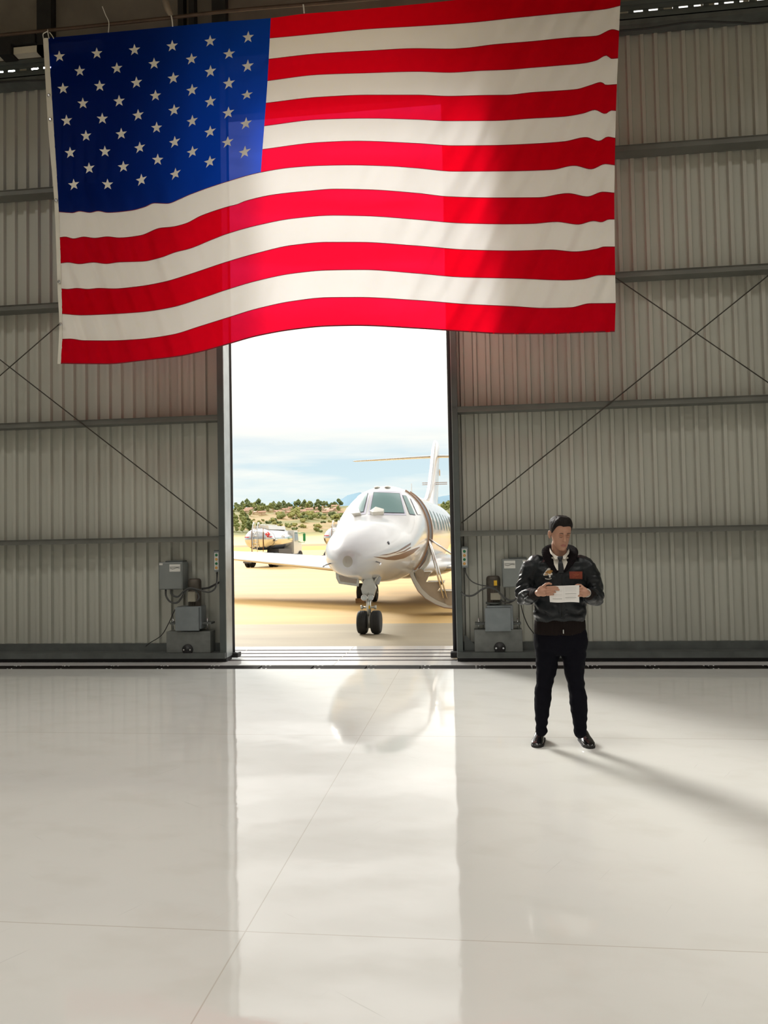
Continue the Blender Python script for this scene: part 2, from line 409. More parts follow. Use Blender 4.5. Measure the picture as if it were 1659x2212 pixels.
# ------------------------------------------------------------------ the two sliding door leaves
def leaf(name, x0, x1, inner, girts, rods):
    """x0 < x1; inner: which side ('R' for the west leaf) is the leading edge"""
    root = thing(name, ((x0+x1)/2, 10.7, 0), None, None, kind='structure')
    zt, zb = 8.60, .2
    # ribbed sheet
    P = .183; prof = []
    x = x0
    xs = []
    n = int((x1-x0)/P)+1
    for i in range(n):
        a = x0 + i*P
        xs += [(a,10.90),(a+.105,10.90),(a+.120,10.852),(a+.165,10.852),(a+.180,10.90)]
    xs = [(min(a,x1),y) for a,y in xs if a < x1+.02]
    s = MB(); zs = [zb, 2.2, 4.3, 6.4, zt]
    s.loft([[Vector((a,y,z)) for a,y in xs] for z in zs], 0, False, False, False)
    s.loft([[Vector((a,y+.004,z)) for a,y in xs] for z in zs], 0, False, False, False)
    s.build('corrugated_sheet', M_sheet, root)
    for z in girts:
        gg = MB(); gg.box((x0,10.62,z-.07),(x1,10.855,z)); gg.box((x0,10.612,z-.075),(x1,10.625,z-.055)); gg.box((x0,10.60,z-.004),(x1,10.63,z+.0))
        gg.build('girt', M_girt, root)
    # leading-edge stile with seal
    if inner == 'R':
        sx0, sx1 = x1-.085, x1
        MB().box((sx0,10.60,.06),(sx1,10.86,zt)).build('edge_stile', M_stile, root)
        MB().box((sx1-.002,10.615,.06),(sx1+.006,10.87,zt)).build('edge_strip', M_edge, root)
        MB().box((sx1-.06,10.86,.03),(sx1+.0,10.99,zt)).cyl((sx1-.02,10.96,.03),(sx1-.02,10.96,zt),.035,12).build('rubber_seal', M_rubber, root)
        MB().bbox((sx1-.08,10.86,.02),(sx1+.09,11.02,.09),.012).build('guide_block', M_rubber, root)
    else:
        sx0, sx1 = x0, x0+.075
        MB().box((sx0,10.60,.06),(sx1,10.86,zt)).build('edge_stile', M_stile, root)
        MB().box((sx0-.006,10.615,.06),(sx0+.002,10.87,zt)).build('edge_strip', M_edge, root)
        MB().box((sx0-.01,10.86,.03),(sx0+.07,11.03,zt)).cyl((sx0-.02,10.98,.03),(sx0-.02,10.98,zt),.05,12).build('rubber_seal', M_rubber, root)
        MB().bbox((sx0-.10,10.80,.02),(sx0+.03,10.95,.1),.012).build('guide_block', M_rubber, root)
    b = MB(); b.box((x0,10.55,.055),(x1,10.86,.132)); b.build('bottom_rail', M_rail, root)
    b = MB(); b.box((x0,10.80,.132),(x1,10.87,.235)); b.build('sill_channel', M_rail, root)
    b = MB(); b.box((x0,10.62,.005),(x1,10.86,.055)); b.build('bottom_brush', M_rubber, root)
    b = MB(); b.box((x0,10.62,8.52),(x1,10.86,8.60)); b.build('top_rail', M_rail, root)
    for (p, q) in rods:
        MB().tube([p, q], .008, 8).build('brace_rod', M_rod, root)
    # punch holes and rivets seen on the sheet
    return root
LX1 = -3.497; RX0 = -.293
rodsL = [(Vector((-3.60,10.59,1.86)), Vector((-9.8,10.59,6.70))), (Vector((-3.60,10.585,6.66)), Vector((-9.8,10.585,1.86)))]
rodsR = [(Vector((-.20,10.59,1.86)), Vector((6.0,10.59,6.66))), (Vector((-.20,10.585,6.75)), Vector((6.0,10.585,1.85)))]
D1 = leaf('door_1', -14.8, LX1, 'R', (1.756,3.46,5.19,6.90), rodsL)
D2 = leaf('door_2', RX0, 12.8, 'L', (1.756,3.44,5.16,6.87), rodsR)
# corner gusset at the foot of the second leaf
MB().prism([(-.20,10.7,.135),(0.02,10.7,.135),(-.20,10.7,.36)], (0,.008,0)).build('gusset_plate', M_rail, D2)
# ------------------------------------------------------------------ flag
FY = 9.72      # the flag hangs well clear of the door leaves
FB = [
 [(104,82),(237,70),(374,57),(480,47),(585,39),(655,30),(733,24),(900,9),(1100,-13),(1342,-40)],
 [(583,82),(690,72),(796,62),(900,56),(1011,48.5),(1122,37),(1233,26),(1307.5,19),(1342,11)],
 [(580,127),(690,115),(796,109),(900,104),(969,105),(1011,102.5),(1066,95.6),(1149.5,88.7),(1233,80.4),(1288,77),(1324,63),(1338,66.5)],
 [(578,174),(690,160.5),(796,157),(900,154),(969,156),(1039,152),(1094,150),(1149.5,145.5),(1205,141),(1260.5,136),(1288,130),(1310,119),(1321,126),(1335,125)],
 [(574,222),(690,209),(796,204.5),(900,204.5),(969,207),(1052.5,205),(1094,204.6),(1149.5,199),(1205,195.5),(1246.5,192),(1274,184),(1299,177),(1309,183),(1332,181.6)],
 [(571,271.5),(690,257.5),(796,255),(900,257.5),(969,260.6),(1066,260),(1149.5,255),(1219,251),(1260.5,244),(1285,236.5),(1307.5,245),(1321,237.6),(1330,238.4)],
 [(567,322),(690,307),(770,304),(900,309),(983,314),(1066,313.3),(1149.5,310),(1219,305),(1266,296),(1294,304),(1313,295),(1328,297.5)],
 [(127,457),(156,459),(171,455.5),(194,458.5),(212,455),(232,458.5),(282.5,454),(313,446),(333,438),(361,439),(389,429),(406.6,421),(480,395),(563.5,371.6),(632,361),(695,357),(758.5,356),(834.4,358),(900,362.5),(983,369.6),(1094,369),(1191,366),(1241,357),(1277,364.6),(1307.5,353.5),(1328,356)],
 [(128,512.4),(141,511),(158.5,515),(181,511),(204,513.7),(232,510.6),(257,513),(303,508),(346,492),(371,489.6),(401.5,482),(434,465.6),(490,446.5),(513,440.5),(530.6,433.4),(594,419.5),(665,412),(725.6,407.6),(796,409),(900,416.5),(969,424),(1058,426.5),(1163,426),(1227,417),(1269,424),(1302,414),(1327,416)],
 [(130,568),(146,566),(171,569.4),(201.5,566),(229,569),(257,565.6),(308,564),(348,555.4),(379,544),(409,536.5),(460,516),(490,504.5),(556,486),(632,471.4),(720.5,464.5),(796,466),(900,473.5),(997,481.4),(1094,483.4),(1149.5,482.5),(1202,478.4),(1249,484),(1282.6,476.4),(1299,479),(1316,473),(1328,473)],
 [(132,623),(146,624),(166,622),(189,624),(214,622),(244.5,623),(295,618.7),(353,608.6),(409,592),(490,565),(556,546),(632,529),(708,522.5),(771,522.5),(900,530.3),(1011,539),(1108,541),(1191,539),(1241,543),(1288,537.4),(1305,532.4),(1329,532.4)],
 [(133,677),(176,680),(232,678),(308,673),(371,663),(434,644),(490,625),(556,605.6),(632,590),(708,583),(784,582),(900,589.8),(997,598),(1122,601),(1219,604.5),(1260.5,602),(1296.5,593.5),(1329,593.5)],
 [(134,732),(151,731.4),(181,735),(232,735.4),(295,732.6),(371,722.5),(434,703.5),(490,686),(556,666),(632,650),(708,642),(771,641.5),(900,648),(1011,656.6),(1108,661),(1177,665),(1233,663.6),(1274,655),(1330,654.4)],
 [(131,786),(169,786.6),(232,787),(308,779.5),(384,770.6),(434,760.5),(490,745),(556,726.6),(632,713),(708,705.6),(771,704.3),(900,710.3),(1011,717.6),(1094,722),(1177,722),(1246.5,719.6),(1328,717)],
]
F_L = [(82,104),(270,115.5),(457,127),(569,131),(677,134),(732,134.5),(787,131)]
F_C = [(39,585),(174,578),(271,571),(371.6,563.5),(480,558),(600,553),(730,549)]
F_R = [(-40,1342),(125,1335),(240,1330.5),(356,1328),(416,1327),(593,1329),(654,1330),(717,1328)]
UC = .388
def flag_x(u, y):
    if u <= UC: return lerp(interp(F_L, y), interp(F_C, y), u/UC)
    return lerp(interp(F_C, y), interp(F_R, y), (u-UC)/(1-UC))
def flag_bound(u, k):
    if u < UC - 1e-6 and 0 < k < 7:
        a = flag_bound(u, 0); b = flag_bound(u, 7); y = lerp(a[1], b[1], k/7); return (flag_x(u, y), y)
    y = 400.0
    for _ in range(12): y = interp(FB[k], flag_x(u, y))
    return (flag_x(u, y), y)
def flag_wave(u, v):
    r = sstep(.5, 1.0, u); l = sstep(.42, .0, u)
    w = r*(.040*sin(2*pi*(u*11 + v*2.4)) + .026*sin(2*pi*(u*25 + v*7.4)+1.0+2*noise.noise(Vector((u*7,v*3,0)))) + .012*sin(2*pi*(u*47 + v*15)+3*noise.noise(Vector((u*9,v*5,5))))) * (.35+.65*v)
    w += l*(.032*sin(2*pi*(u*9 - v*1.1)) + .022*sin(2*pi*(u*25 - v*5.5)+2*noise.noise(Vector((u*7,v*3,0)))) + .010*sin(2*pi*(u*49 - v*12))) * sstep(.35,.8,v)
    w += .018*noise.noise(Vector((u*16 + v*3, v*4, 1.3))) + .006*noise.noise(Vector((u*60+v*14, v*9, 4.0)))
    # puckers running from star to star at the fly end of the canton
    c = sstep(.22,.36,u)*sstep(.42,.385,u)*sstep(.02,.1,v)*sstep(.56,.5,v)
    w += c*.022*noise.noise(Vector((u*30+v*22, v*30-u*20, 8.0)))
    w += -.09*sin(pi*u)*sstep(.1,1,v)
    return w
_fc = {}
def flag_px(u, v):
    """v in 0..13 stripes"""
    k = min(12, int(v)); t = v-k
    for kk in (k, k+1):
        if (round(u,6), kk) not in _fc: _fc[(round(u,6), kk)] = flag_bound(u, kk)
    a = _fc[(round(u,6), k)]; b = _fc[(round(u,6), k+1)]
    return (lerp(a[0],b[0],t), lerp(a[1],b[1],t))
def flag_p(u, v, off=0.0):
    p = flag_px(u, v); return atY(p[0], p[1], FY + flag_wave(u, v/13) + off)

def fabric(name, col, trans, sheer):
    m = bpy.data.materials.new(name); m.use_nodes = True; nt = m.node_tree; nt.nodes.clear(); N = nt.nodes.new; L = nt.links.new
    out = N('ShaderNodeOutputMaterial'); d = N('ShaderNodeBsdfDiffuse'); t = N('ShaderNodeBsdfTranslucent'); tr = N('ShaderNodeBsdfTransparent')
    tc = N('ShaderNodeTexCoord'); nz = N('ShaderNodeTexNoise'); nz.inputs['Scale'].default_value = 9; nz.inputs['Detail'].default_value = 5; L(tc.outputs['Object'], nz.inputs['Vector'])
    r = N('ShaderNodeValToRGB'); r.color_ramp.elements[0].color = (*[c*.95 for c in col],1); r.color_ramp.elements[1].color = (*[min(1,c*1.05) for c in col],1)
    r.color_ramp.elements[0].position = .3; r.color_ramp.elements[1].position = .7
    L(nz.outputs['Fac'], r.inputs[0]); L(r.outputs[0], d.inputs[0])
    t.inputs[0].default_value = (*trans, 1); tr.inputs[0].default_value = (*sheer, 1)
    a = N('ShaderNodeAddShader'); L(d.outputs[0], a.inputs[0]); L(t.outputs[0], a.inputs[1])
    b = N('ShaderNodeAddShader'); L(a.outputs[0], b.inputs[0]); L(tr.outputs[0], b.inputs[1])
    n2 = N('ShaderNodeTexNoise'); n2.inputs['Scale'].default_value = 7; n2.inputs['Detail'].default_value = 6; L(tc.outputs['Object'], n2.inputs['Vector'])
    bp = N('ShaderNodeBump'); bp.inputs['Strength'].default_value = .10; bp.inputs['Distance'].default_value = .03; L(n2.outputs['Fac'], bp.inputs['Height'])
    L(bp.outputs[0], d.inputs['Normal']); L(bp.outputs[0], t.inputs['Normal'])
    L(b.outputs[0], out.inputs[0]); return m
M_fred = fabric('flag_red', (.42,.0008,.006), (.46,.001,.009), (.06,.003,.018))
M_fwhite = fabric('flag_white', (.76,.73,.67), (.31,.31,.33), (.03,.03,.03))
M_fblue = fabric('flag_blue', (.0005,.0015,.018), (.003,.045,.42), (.02,.022,.06))
M_fstar = fabric('flag_star', (.82,.78,.69), (.05,.045,.04), (0,0,0))
M_seam = pm('flag_seam', (.20,.004,.015), .8)
M_tape = pm('heading_tape_canvas', (.72,.69,.60), .8, var=.04)

flag = thing('flag', atY(720, 60, FY), 'huge red white and blue flag of stars and stripes hanging over the open hangar door', 'flag')
us = [UC*i/90 for i in range(91)] + [UC + (1-UC)*i/150 for i in range(1, 151)]
SUBV = 5
def flag_patch(u_list, k0, k1, mi_fn, mb, off=0):
    vs = [k0 + i/SUBV for i in range((k1-k0)*SUBV+1)]
    n = len(u_list)
    pts = [flag_p(u, v, off) for v in vs for u in u_list]
    o = len(mb.v); mb.v += pts
    for j in range(len(vs)-1):
        for i in range(n-1):
            mb.f.append([o+j*n+i, o+j*n+i+1, o+(j+1)*n+i+1, o+(j+1)*n+i]); mb.m.append(mi_fn(j//SUBV + k0)); mb.sm.append(True)
sf = MB()
flag_patch(us[90:], 0, 7, lambda k: k % 2, sf)
flag_patch(us, 7, 13, lambda k: k % 2, sf)
# sewn seams between the stripes
for k in range(1, 13):
    ul = us[90:] if k < 7 else us
    pts = [flag_p(u, k, -.004) for u in ul]; pts2 = [flag_p(u, min(13, k+.022), -.004) for u in ul]
    sf.loft([pts, pts2], 2, True, False, False)
pts = [flag_p(u, 13, 0) for u in us]; pts2 = [flag_p(u, 12.955, -.004) for u in us]; sf.loft([pts, pts2], 2, True, False, False)
sf.build('striped_field', [M_fred, M_fwhite, M_seam], flag)
cn = MB(); flag_patch(us[:91], 0, 7, lambda k: 0, cn)
canton = cn.build('canton', M_fblue, flag)
def star_mesh(cu, cv):
    c = flag_p(cu, cv, -.006); du = (flag_p(cu+.004, cv, -.006) - flag_p(cu-.004, cv, -.006)); dv = (flag_p(cu, cv+.1, -.006) - flag_p(cu, cv-.1, -.006))
    su = .008/du.length; sv = .2/dv.length
    outl = []
    for i in range(10):
        a = pi/2 + i*pi/5; rr = .083 if i % 2 == 0 else .0335
        outl.append((cu + cos(a)*rr*su, cv - sin(a)*rr*sv))
    m = MB(); vs = [flag_p(cu, cv, -.006)] + [flag_p(a, b, -.006) for a, b in outl] + [flag_p(lerp(cu,a,.5), lerp(cv,b,.5), -.006) for a, b in outl]
    fs = []
    for i in range(10):
        j = (i+1) % 10
        fs.append((0, 11+i, 11+j)); fs.append((11+i, 1+i, 1+j, 11+j))
    m.add(vs, fs, 0, True); return m
for j in range(9):
    vv = (.111 + .0918*j)*7
    cols = 6 if j % 2 == 0 else 5
    t = j/8
    u0 = lerp(.046, .081, t)*UC; u5 = lerp(.902, .915, t)*UC
    for i in range(cols):
        q = (i + (0 if cols == 6 else .5))/5
        star_mesh(lerp(u0, u5, q), vv).build('star', M_fstar, canton)
# white heading tape with grommets
TL = [(82,93),(290,105),(440,117.5),(640,125),(700,128),(787,124)]
tp = MB(); A = []; B = []
for i in range(41):
    v = 13*i/40; p = flag_px(0.0, v); q = flag_p(0.0, v, -.006); A.append(q); B.append(atY(interp(TL, p[1]), p[1], FY - .01 + flag_wave(0, v/13)))
tp.loft([A, B], 0, True, False, False); tp.loft([[p+Vector((0,.006,0)) for p in A],[p+Vector((0,.006,0)) for p in B]], 0, True, False, False)
tape = tp.build('heading_tape', M_tape, flag)
for py in (257, 432, 608, 205, 700):
    c = atY((interp(TL, py) + interp(F_L, py))/2 - 1, py, FY-.03)
    MB().lathe([(0,.012),(.004,.022),(.012,.022),(.012,.010)], c, (0,1,0), 14).build('grommet', M_steel, tape)

# pipe the flag hangs from, and its cords
pp = bez([atY(-60,82,FY), atY(180,58,FY), atY(369,38,FY), atY(520,21,FY), atY(740,3,FY), atY(1000,-22,FY), atY(1345,-62,FY), atY(1700,-100,FY)], 8)
MB().tube(pp, .022, 10).build('support_pipe', M_tan, label='thin brown pipe running above the top edge of the big flag', cat='pipe')
def cord(pxs, lab, r=.006):
    MB().tube(bez([atY(a, b, FY-.02) for a, b in pxs], 8), r, 6).build('hanging_cord', M_cord, label=lab, cat='cord', group='cords tying the flag to its pipe')
cord([(94,84),(93,74),(98,70),(103,68)], 'white cord looped at the upper hoist corner of the flag')
cord([(103,64),(104,74),(106,83)], 'short white cord tying the canton corner to the pipe')
cord([(107,70),(112,76),(116,83)], 'slanting white cord beside the upper hoist corner')
cord([(221,14),(228,32),(235,48),(234,70)], 'long white cord with a loose tail above the blue canton')
cord([(655,10),(656,18),(657,28)], 'white cord above the first red stripe of the flag', .010)
cord([(370,34),(372,46),(373,57)], 'white cord under the pale hanger bracket', .009)
MB().tube([atY(352,-20,FY+.02), atY(362,20,FY+.02), atY(371,38,FY+.01)], [.05,.045,.03], 10).build('pipe_hanger', pm('hanger_tan', (.26,.21,.16), .5, .2, var=.15), label='tan hanger bracket holding the pipe above the blue canton', cat='bracket')
# sagging black cable along the lintel
cb = bez([atY(1330,67,10.58), atY(1400,61,10.58), atY(1500,47,10.58), atY(1590,48.5,10.58), atY(1680,44,10.58), (6,10.58,8.6)], 10)
MB().tube(cb, .012, 8).build('lintel_cable', M_cable_black, label='black cable sagging along the lintel beside the fly edge of the flag', cat='cable')
cb = bez([(-9,10.58,8.62), atY(-20,178,10.58), atY(40,175,10.58), atY(110,172,10.58), atY(200,160,10.58)], 10)
MB().tube(cb, .012, 8).build('lintel_cable', M_cable_black, label='black cable along the lintel beside the white hoist tape of the flag', cat='cable')

# ------------------------------------------------------------------ door drive units, boxes, push buttons
def rect(mb, x0, y0, x1, y1, Y, Y2, r=.008, mi=0):
    a = atY(x0, y1, Y); b = atY(x1, y0, Y); mb.bbox((a.x, Y, a.z), (b.x, Y2, b.z), r, mi); return a, b
def control_box(px, label_px, rel, lab):
    x0, y0, x1, y1 = px; a = atY((x0+x1)/2, y1, 10.6)
    t = thing('control_box', (a.x, 10.7, a.z), lab, 'electrical box', 'door control boxes')
    m = MB(); rect(m, x0, y0, x1, y1, 10.60, 10.83, .012); m.build('enclosure', M_boxgrey, t)
    m = MB(); rect(m, x0+2, y0+1.5, x1-2, y1-1.5, 10.59, 10.602, .004); m.build('cover', M_boxgrey, t)
    m = MB(); rect(m, x0+14, y0-3, x1+1, y0+2, 10.70, 10.865, .006); m.build('mounting_flange', M_stile, t)
    lx0, ly0, lx1, ly1 = label_px
    m = MB(); rect(m, lx0, ly0, lx1, ly1, 10.584, 10.591, .001); lb = m.build('label', M_label, t, label='white maker label')
    m = MB(); mid = (ly0+ly1)/2
    rect(m, lx0+1, mid-2.6, lx1-1, mid-1.4, 10.5815, 10.5845, .0004)
    for i in range(12):
        q = lx0+1 + (lx1-lx0-2)*i/12; yy = mid + .8 + 1.3*sin(i*.55)
        rect(m, q, yy-.5, q+(lx1-lx0-2)/12, yy+.5, 10.5815, 10.5845, .0003)
    m.build('printed_lines', M_ink, lb)
    m = MB(); sx = x0+1 if rel == 'L' else x1-8
    rect(m, sx, y0+3, sx+7, y0+7, 10.586, 10.592, .0008); m.build('small_sticker', M_label, t)
    return t
def station(px, lab):
    x0, y0, x1, y1 = px; a = atY((x0+x1)/2, y1, 10.62)
    t = thing('push_button_station', (a.x, 10.7, a.z), lab, 'push button station', 'door push button stations')
    m = MB(); rect(m, x0, y0, x1, y1, 10.63, 10.80, .006); m.build('housing', M_boxgrey2, t)
    m = MB(); rect(m, x0+1, y0+3, x1-2.6, y1-4, 10.622, 10.632, .002); m.build('face_plate', M_label, t)
    m = MB(); rect(m, x0, y0-3, x1, y0+.5, 10.64, 10.80, .004); m.build('rain_hood', M_stile, t)
    n = 4; cx = (x0+x1-1.6)/2
    for i in range(4):
        yy = lerp(y0+8, y1-8.5, i/3); c = atY(cx, yy, 10.622)
        MB().lathe([(.002,.019),(-.006,.019),(-.006,.014),(-.016,.013),(-.018,.008)], c, (0,1,0), 16).build('button', M_green if i % 2 == 0 else M_amber, t, label='green push button' if i % 2 == 0 else 'amber push button')
    c = atY(cx+.5, y1, 10.72); MB().cyl(c, c - Vector((0,0,.03)), .012, 10).build('cable_gland', M_steel, t)
    return t
def drive(base, gear, gear_top, flange, motor, term, hub, lab, tagpx=None):
    a = atY((base[0]+base[2])/2, base[3], 10.5)
    t = thing('door_drive_unit', (a.x, 10.7, .132), lab, 'door motor', 'door drive units')
    m = MB(); A = atY(base[0], base[3], 10.585); B = atY(base[2], base[1], 10.585)
    m.bbox((A.x,10.585,.132),(B.x,10.80,B.z),.006); m.build('base_housing', M_basegrey, t)
    m = MB(); rect(m, *gear, 10.545, 10.583, .004); G0, G1 = rect(m, gear[0]+4, gear_top, gear[2]+5, gear[3]-4, 10.584, 10.79, .006); m.build('gearbox', M_boxgrey2, t)
    m = MB(); rect(m, *flange, 10.62, 10.78, .003); fl = m.build('flange_plate', M_rail, t)
    for q in (flange[0]+8, flange[2]-8):
        c = atY(q, flange[1], 10.66); MB().cyl(c + Vector((0,0,.06)), c - Vector((0,0,.10)), .007, 8).cyl(c + Vector((0,0,.02)), c + Vector((0,0,.0)), .014, 6).build('threaded_rod', M_steel, fl)
    x0, y0, x1, y1 = motor; A = atY(x0, y1, 10.70); B = atY(x1, y0, 10.70); cx = (A.x+B.x)/2; r = (B.x-A.x)/2; h = B.z - A.z
    m = MB(); m.lathe([(0,r*.95),(.0,r*.95),(h*.62,r*.95)], (cx,10.70,A.z), (0,0,1), 28)
    for i in range(18):
        an = 2*pi*i/18; m.box((cx+cos(an)*r*.93-.003,10.70+sin(an)*r*.93-.003,A.z+.01),(cx+cos(an)*r*.93+.003,10.70+sin(an)*r*.93+.003,A.z+h*.6))
    mo = m.build('motor', M_motor, t)
    MB().lathe([(h*.60,r*.98),(h*.62,r*1.03),(h*.88,r*1.02),(h*.96,r*.93),(h,r*.7),(h*1.005,r*.1)], (cx,10.70,A.z), (0,0,1), 28).build('fan_cowl', M_motor, mo)
    m = MB(); rect(m, *term, 10.55, 10.62, .004); m.build('terminal_box', M_beige, t)
    m = MB(); m.cyl((cx,10.70,A.z-.02),(cx,10.70,A.z+.005),r*1.15,24); m.cyl((cx,10.70,G1.z-.01),(cx,10.70,A.z),r*.6,20); m.build('motor_mount', M_rail, t)
    x0, y0, x1, y1 = hub; c = atY((x0+x1)/2, (y0+y1)/2, 10.57); rr = (atY(x1,y0,10.57).x-atY(x0,y0,10.57).x)/2
    hb = MB().lathe([(.016,rr),(-.012,rr),(-.018,rr*.85),(-.018,rr*.5),(-.03,rr*.45),(-.032,rr*.05)], c, (0,1,0), 24).build('hub_cover', M_black, t)
    for s in (-1, 1): MB().cyl(c + Vector((s*rr*.62,-.016,.0)), c + Vector((s*rr*.62,-.026,.0)), rr*.16, 8).build('bolt', M_steel, hb)
    if tagpx:
        m = MB(); rect(m, *tagpx, 10.70-r-.012, 10.70-r+.004, .001); m.build('warning_tag', M_yellow, t, label='yellow warning tag')
    return t
control_box((343,1214,394,1274), (366,1219,389,1235), 'L', 'grey control box on the door leaf left of the opening, above the motor')
control_box((1086,1207,1137,1269), (1089,1211,1113,1228), 'R', 'grey control box half hidden behind the standing man')
station((462,1191,474.6,1235), 'four button station beside the light grey door edge strip')
station((997,1183,1011,1226), 'four button station on the door leaf between the airplane and the man')
drive((359.5,1364,454,1412), (378.5,1312,429,1363), 1310, (366,1344,456,1349), (407.5,1249.5,434,1309), (405,1278,421,1300), (394,1394.5,416,1412),
      'door motor at the foot of the leaf below the fully visible control box')
drive((1025.5,1360,1128.5,1408.5), (1048,1313,1103,1364), 1308, (1026,1345,1126,1350), (1051.5,1243.5,1080,1301), (1060,1281,1081,1296), (1067,1391,1092,1408.5),
      'door motor with a yellow tag on its cowl, beside the standing man', (1067,1254,1073.5,1265))
def cable(pxs, r, mat, lab, Y=10.525):
    pts = [atY(p[0], p[1], p[2] if len(p) > 2 else Y) for p in pxs]
    MB().tube(bez(pts, 10), r, 8).build('power_cable', mat, label=lab, cat='cable', group='cables of the door drives')
cable([(358,1274,10.66),(359,1288),(368,1300),(382,1302),(393,1290),(402,1275),(416,1272),(426,1280),(430,1290),(425,1297)], .013, M_cable, 'grey cable looping from the control box over the motor left of the opening')
cable([(369,1273,10.64),(371,1284),(384,1289),(397,1277),(410,1270),(430,1274),(450,1279),(463,1273),(468,1260),(469,1237,10.7)], .012, M_cable, 'grey cable rising to the button station left of the opening', 10.495)
cable([(436,1272,10.62),(452,1269),(466,1262),(477,1256,10.64)], .014, M_cable_black, 'thick black cable running to the door edge behind the motor left of the opening', 10.62)
cable([(381,1312,10.66),(374,1325,10.62),(365,1345),(349,1372),(325,1388),(315,1396)], .006, M_cable_black, 'thin black lead trailing down left of the motor housing', 10.62)
cable([(1005,1228,10.72),(1007,1240),(1018,1255),(1035,1263),(1052,1266),(1070,1270)], .008, M_cable, 'thin grey cable hanging from the button station beside the airplane stairs')
cable([(996,1279,10.62),(1005,1286),(1022,1286),(1040,1274),(1055,1269),(1072,1274),(1085,1287),(1100,1297),(1112,1296)], .013, M_cable, 'thick grey cable arching in front of the motor beside the man', 10.49)
cable([(1081,1296,10.58),(1090,1301),(1102,1301),(1115,1292),(1120,1272,10.68)], .010, M_cable, 'grey cable from the terminal box up to the control box behind the man')
cable([(1124,1300,10.6),(1130,1325),(1140,1350),(1153,1368),(1165,1385)], .007, M_cable_black, 'thin black lead passing behind the trousers of the man', 10.6)
for (px, py) in ((96,1055),(188,1058),(227,799),(354,795),(97,555)):
    pass
# ------------------------------------------------------------------ apron and land beyond
M_strip = pm('grey_apron_strip', (.37,.315,.225), .75, var=.14, vscale=.6, vmul=(.35,1.6,1), bump=.08, bscale=30)  # apron strip nearest the door, darker and greyer than the rest
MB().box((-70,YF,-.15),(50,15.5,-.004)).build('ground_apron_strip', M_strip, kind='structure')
M_tarmac = pm('tan_apron', (.52,.345,.135), .75, var=.13, vscale=.5, vmul=(.35,1.6,1), bump=.08, bscale=30)  # golden tan base colour for the rest of the apron
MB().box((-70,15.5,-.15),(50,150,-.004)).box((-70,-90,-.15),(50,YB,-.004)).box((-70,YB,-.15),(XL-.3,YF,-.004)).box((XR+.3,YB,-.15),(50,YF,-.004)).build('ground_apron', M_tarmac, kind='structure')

def land_h(x, y):
    z = interp([(140,-.3),(220,0.0),(330,1.2),(480,3.2),(640,9),(760,22),(880,37),(960,45),(1100,47),(1400,30),(2000,10)], y)
    z += 2.6*noise.noise(Vector((x*.012, y*.012, .2)))*sstep(400,700,y) + 1.2*noise.noise(Vector((x*.04, y*.04, 3.2)))*sstep(500,800,y)
    z += -5*sstep(-60, 160, x)*sstep(600,900,y)
    return z
def land_mat():
    m = pm('dry_hill', (.3,.28,.1), .95); nt = m.node_tree; b = nt.nodes['Principled BSDF']; N = nt.nodes.new; L = nt.links.new
    tc = N('ShaderNodeTexCoord'); sx = N('ShaderNodeSeparateXYZ'); L(tc.outputs['Object'], sx.inputs[0])
    mp = N('ShaderNodeMapping'); mp.inputs['Scale'].default_value = (.011,.018,.03); L(tc.outputs['Object'], mp.inputs[0])
    n = N('ShaderNodeTexNoise'); n.inputs['Scale'].default_value = 1.0; n.inputs['Detail'].default_value = 7; n.inputs['Roughness'].default_value = .62; L(mp.outputs[0], n.inputs['Vector'])
    hill = N('ShaderNodeValToRGB'); e = hill.color_ramp.elements
    e[0].position = .36; e[0].color = (.10,.12,.035,1); e[1].position = .64; e[1].color = (.36,.245,.12,1)
    k = e.new(.46); k.color = (.16,.165,.05,1); k = e.new(.53); k.color = (.235,.20,.07,1)
    L(n.outputs['Fac'], hill.inputs[0])
    # flat land: yellow grass with darker brown bands across it
    md = N('ShaderNodeMapRange'); md.inputs['From Min'].default_value = 140; md.inputs['From Max'].default_value = 640; L(sx.outputs['Y'], md.inputs['Value'])
    fr = N('ShaderNodeValToRGB'); f = fr.color_ramp.elements; f[0].position = 0; f[0].color = (.66,.46,.07,1); f[1].position = 1; f[1].color = (.50,.42,.16,1)
    for p, c in ((.02,(.68,.48,.07)),(.045,(.30,.20,.08)),(.06,(.68,.48,.07)),(.20,(.66,.46,.08)),(.23,(.33,.22,.11)),(.29,(.36,.24,.12)),(.33,(.66,.50,.26)),(.7,(.60,.46,.22))):
        q = f.new(p); q.color = (*c,1)
    L(md.outputs[0], fr.inputs[0])
    st = N('ShaderNodeMapRange'); st.inputs['From Min'].default_value = 560; st.inputs['From Max'].default_value = 660; L(sx.outputs['Y'], st.inputs['Value'])
    mx = N('ShaderNodeMix'); mx.data_type = 'RGBA'; L(st.outputs[0], mx.inputs[0]); L(fr.outputs[0], mx.inputs[6]); L(hill.outputs[0], mx.inputs[7]); L(mx.outputs[2], b.inputs['Base Color'])
    return m
lm = MB(); gx = [-520 + 8*i for i in range(91)]; gy = [140 + 6*i for i in range(60)] + [500 + 9*i for i in range(60)] + [1040 + 40*i for i in range(25)]
lm.v = [Vector((x*(.35+.65*min(1, y/900)), y, land_h(x*(.35+.65*min(1, y/900)), y))) for y in gy for x in gx]
nx = len(gx)
for j in range(len(gy)-1):
    for i in range(nx-1): lm.f.append([j*nx+i, j*nx+i+1, (j+1)*nx+i+1, (j+1)*nx+i]); lm.m.append(0); lm.sm.append(True)
lm.build('hill', land_mat(), kind='structure')
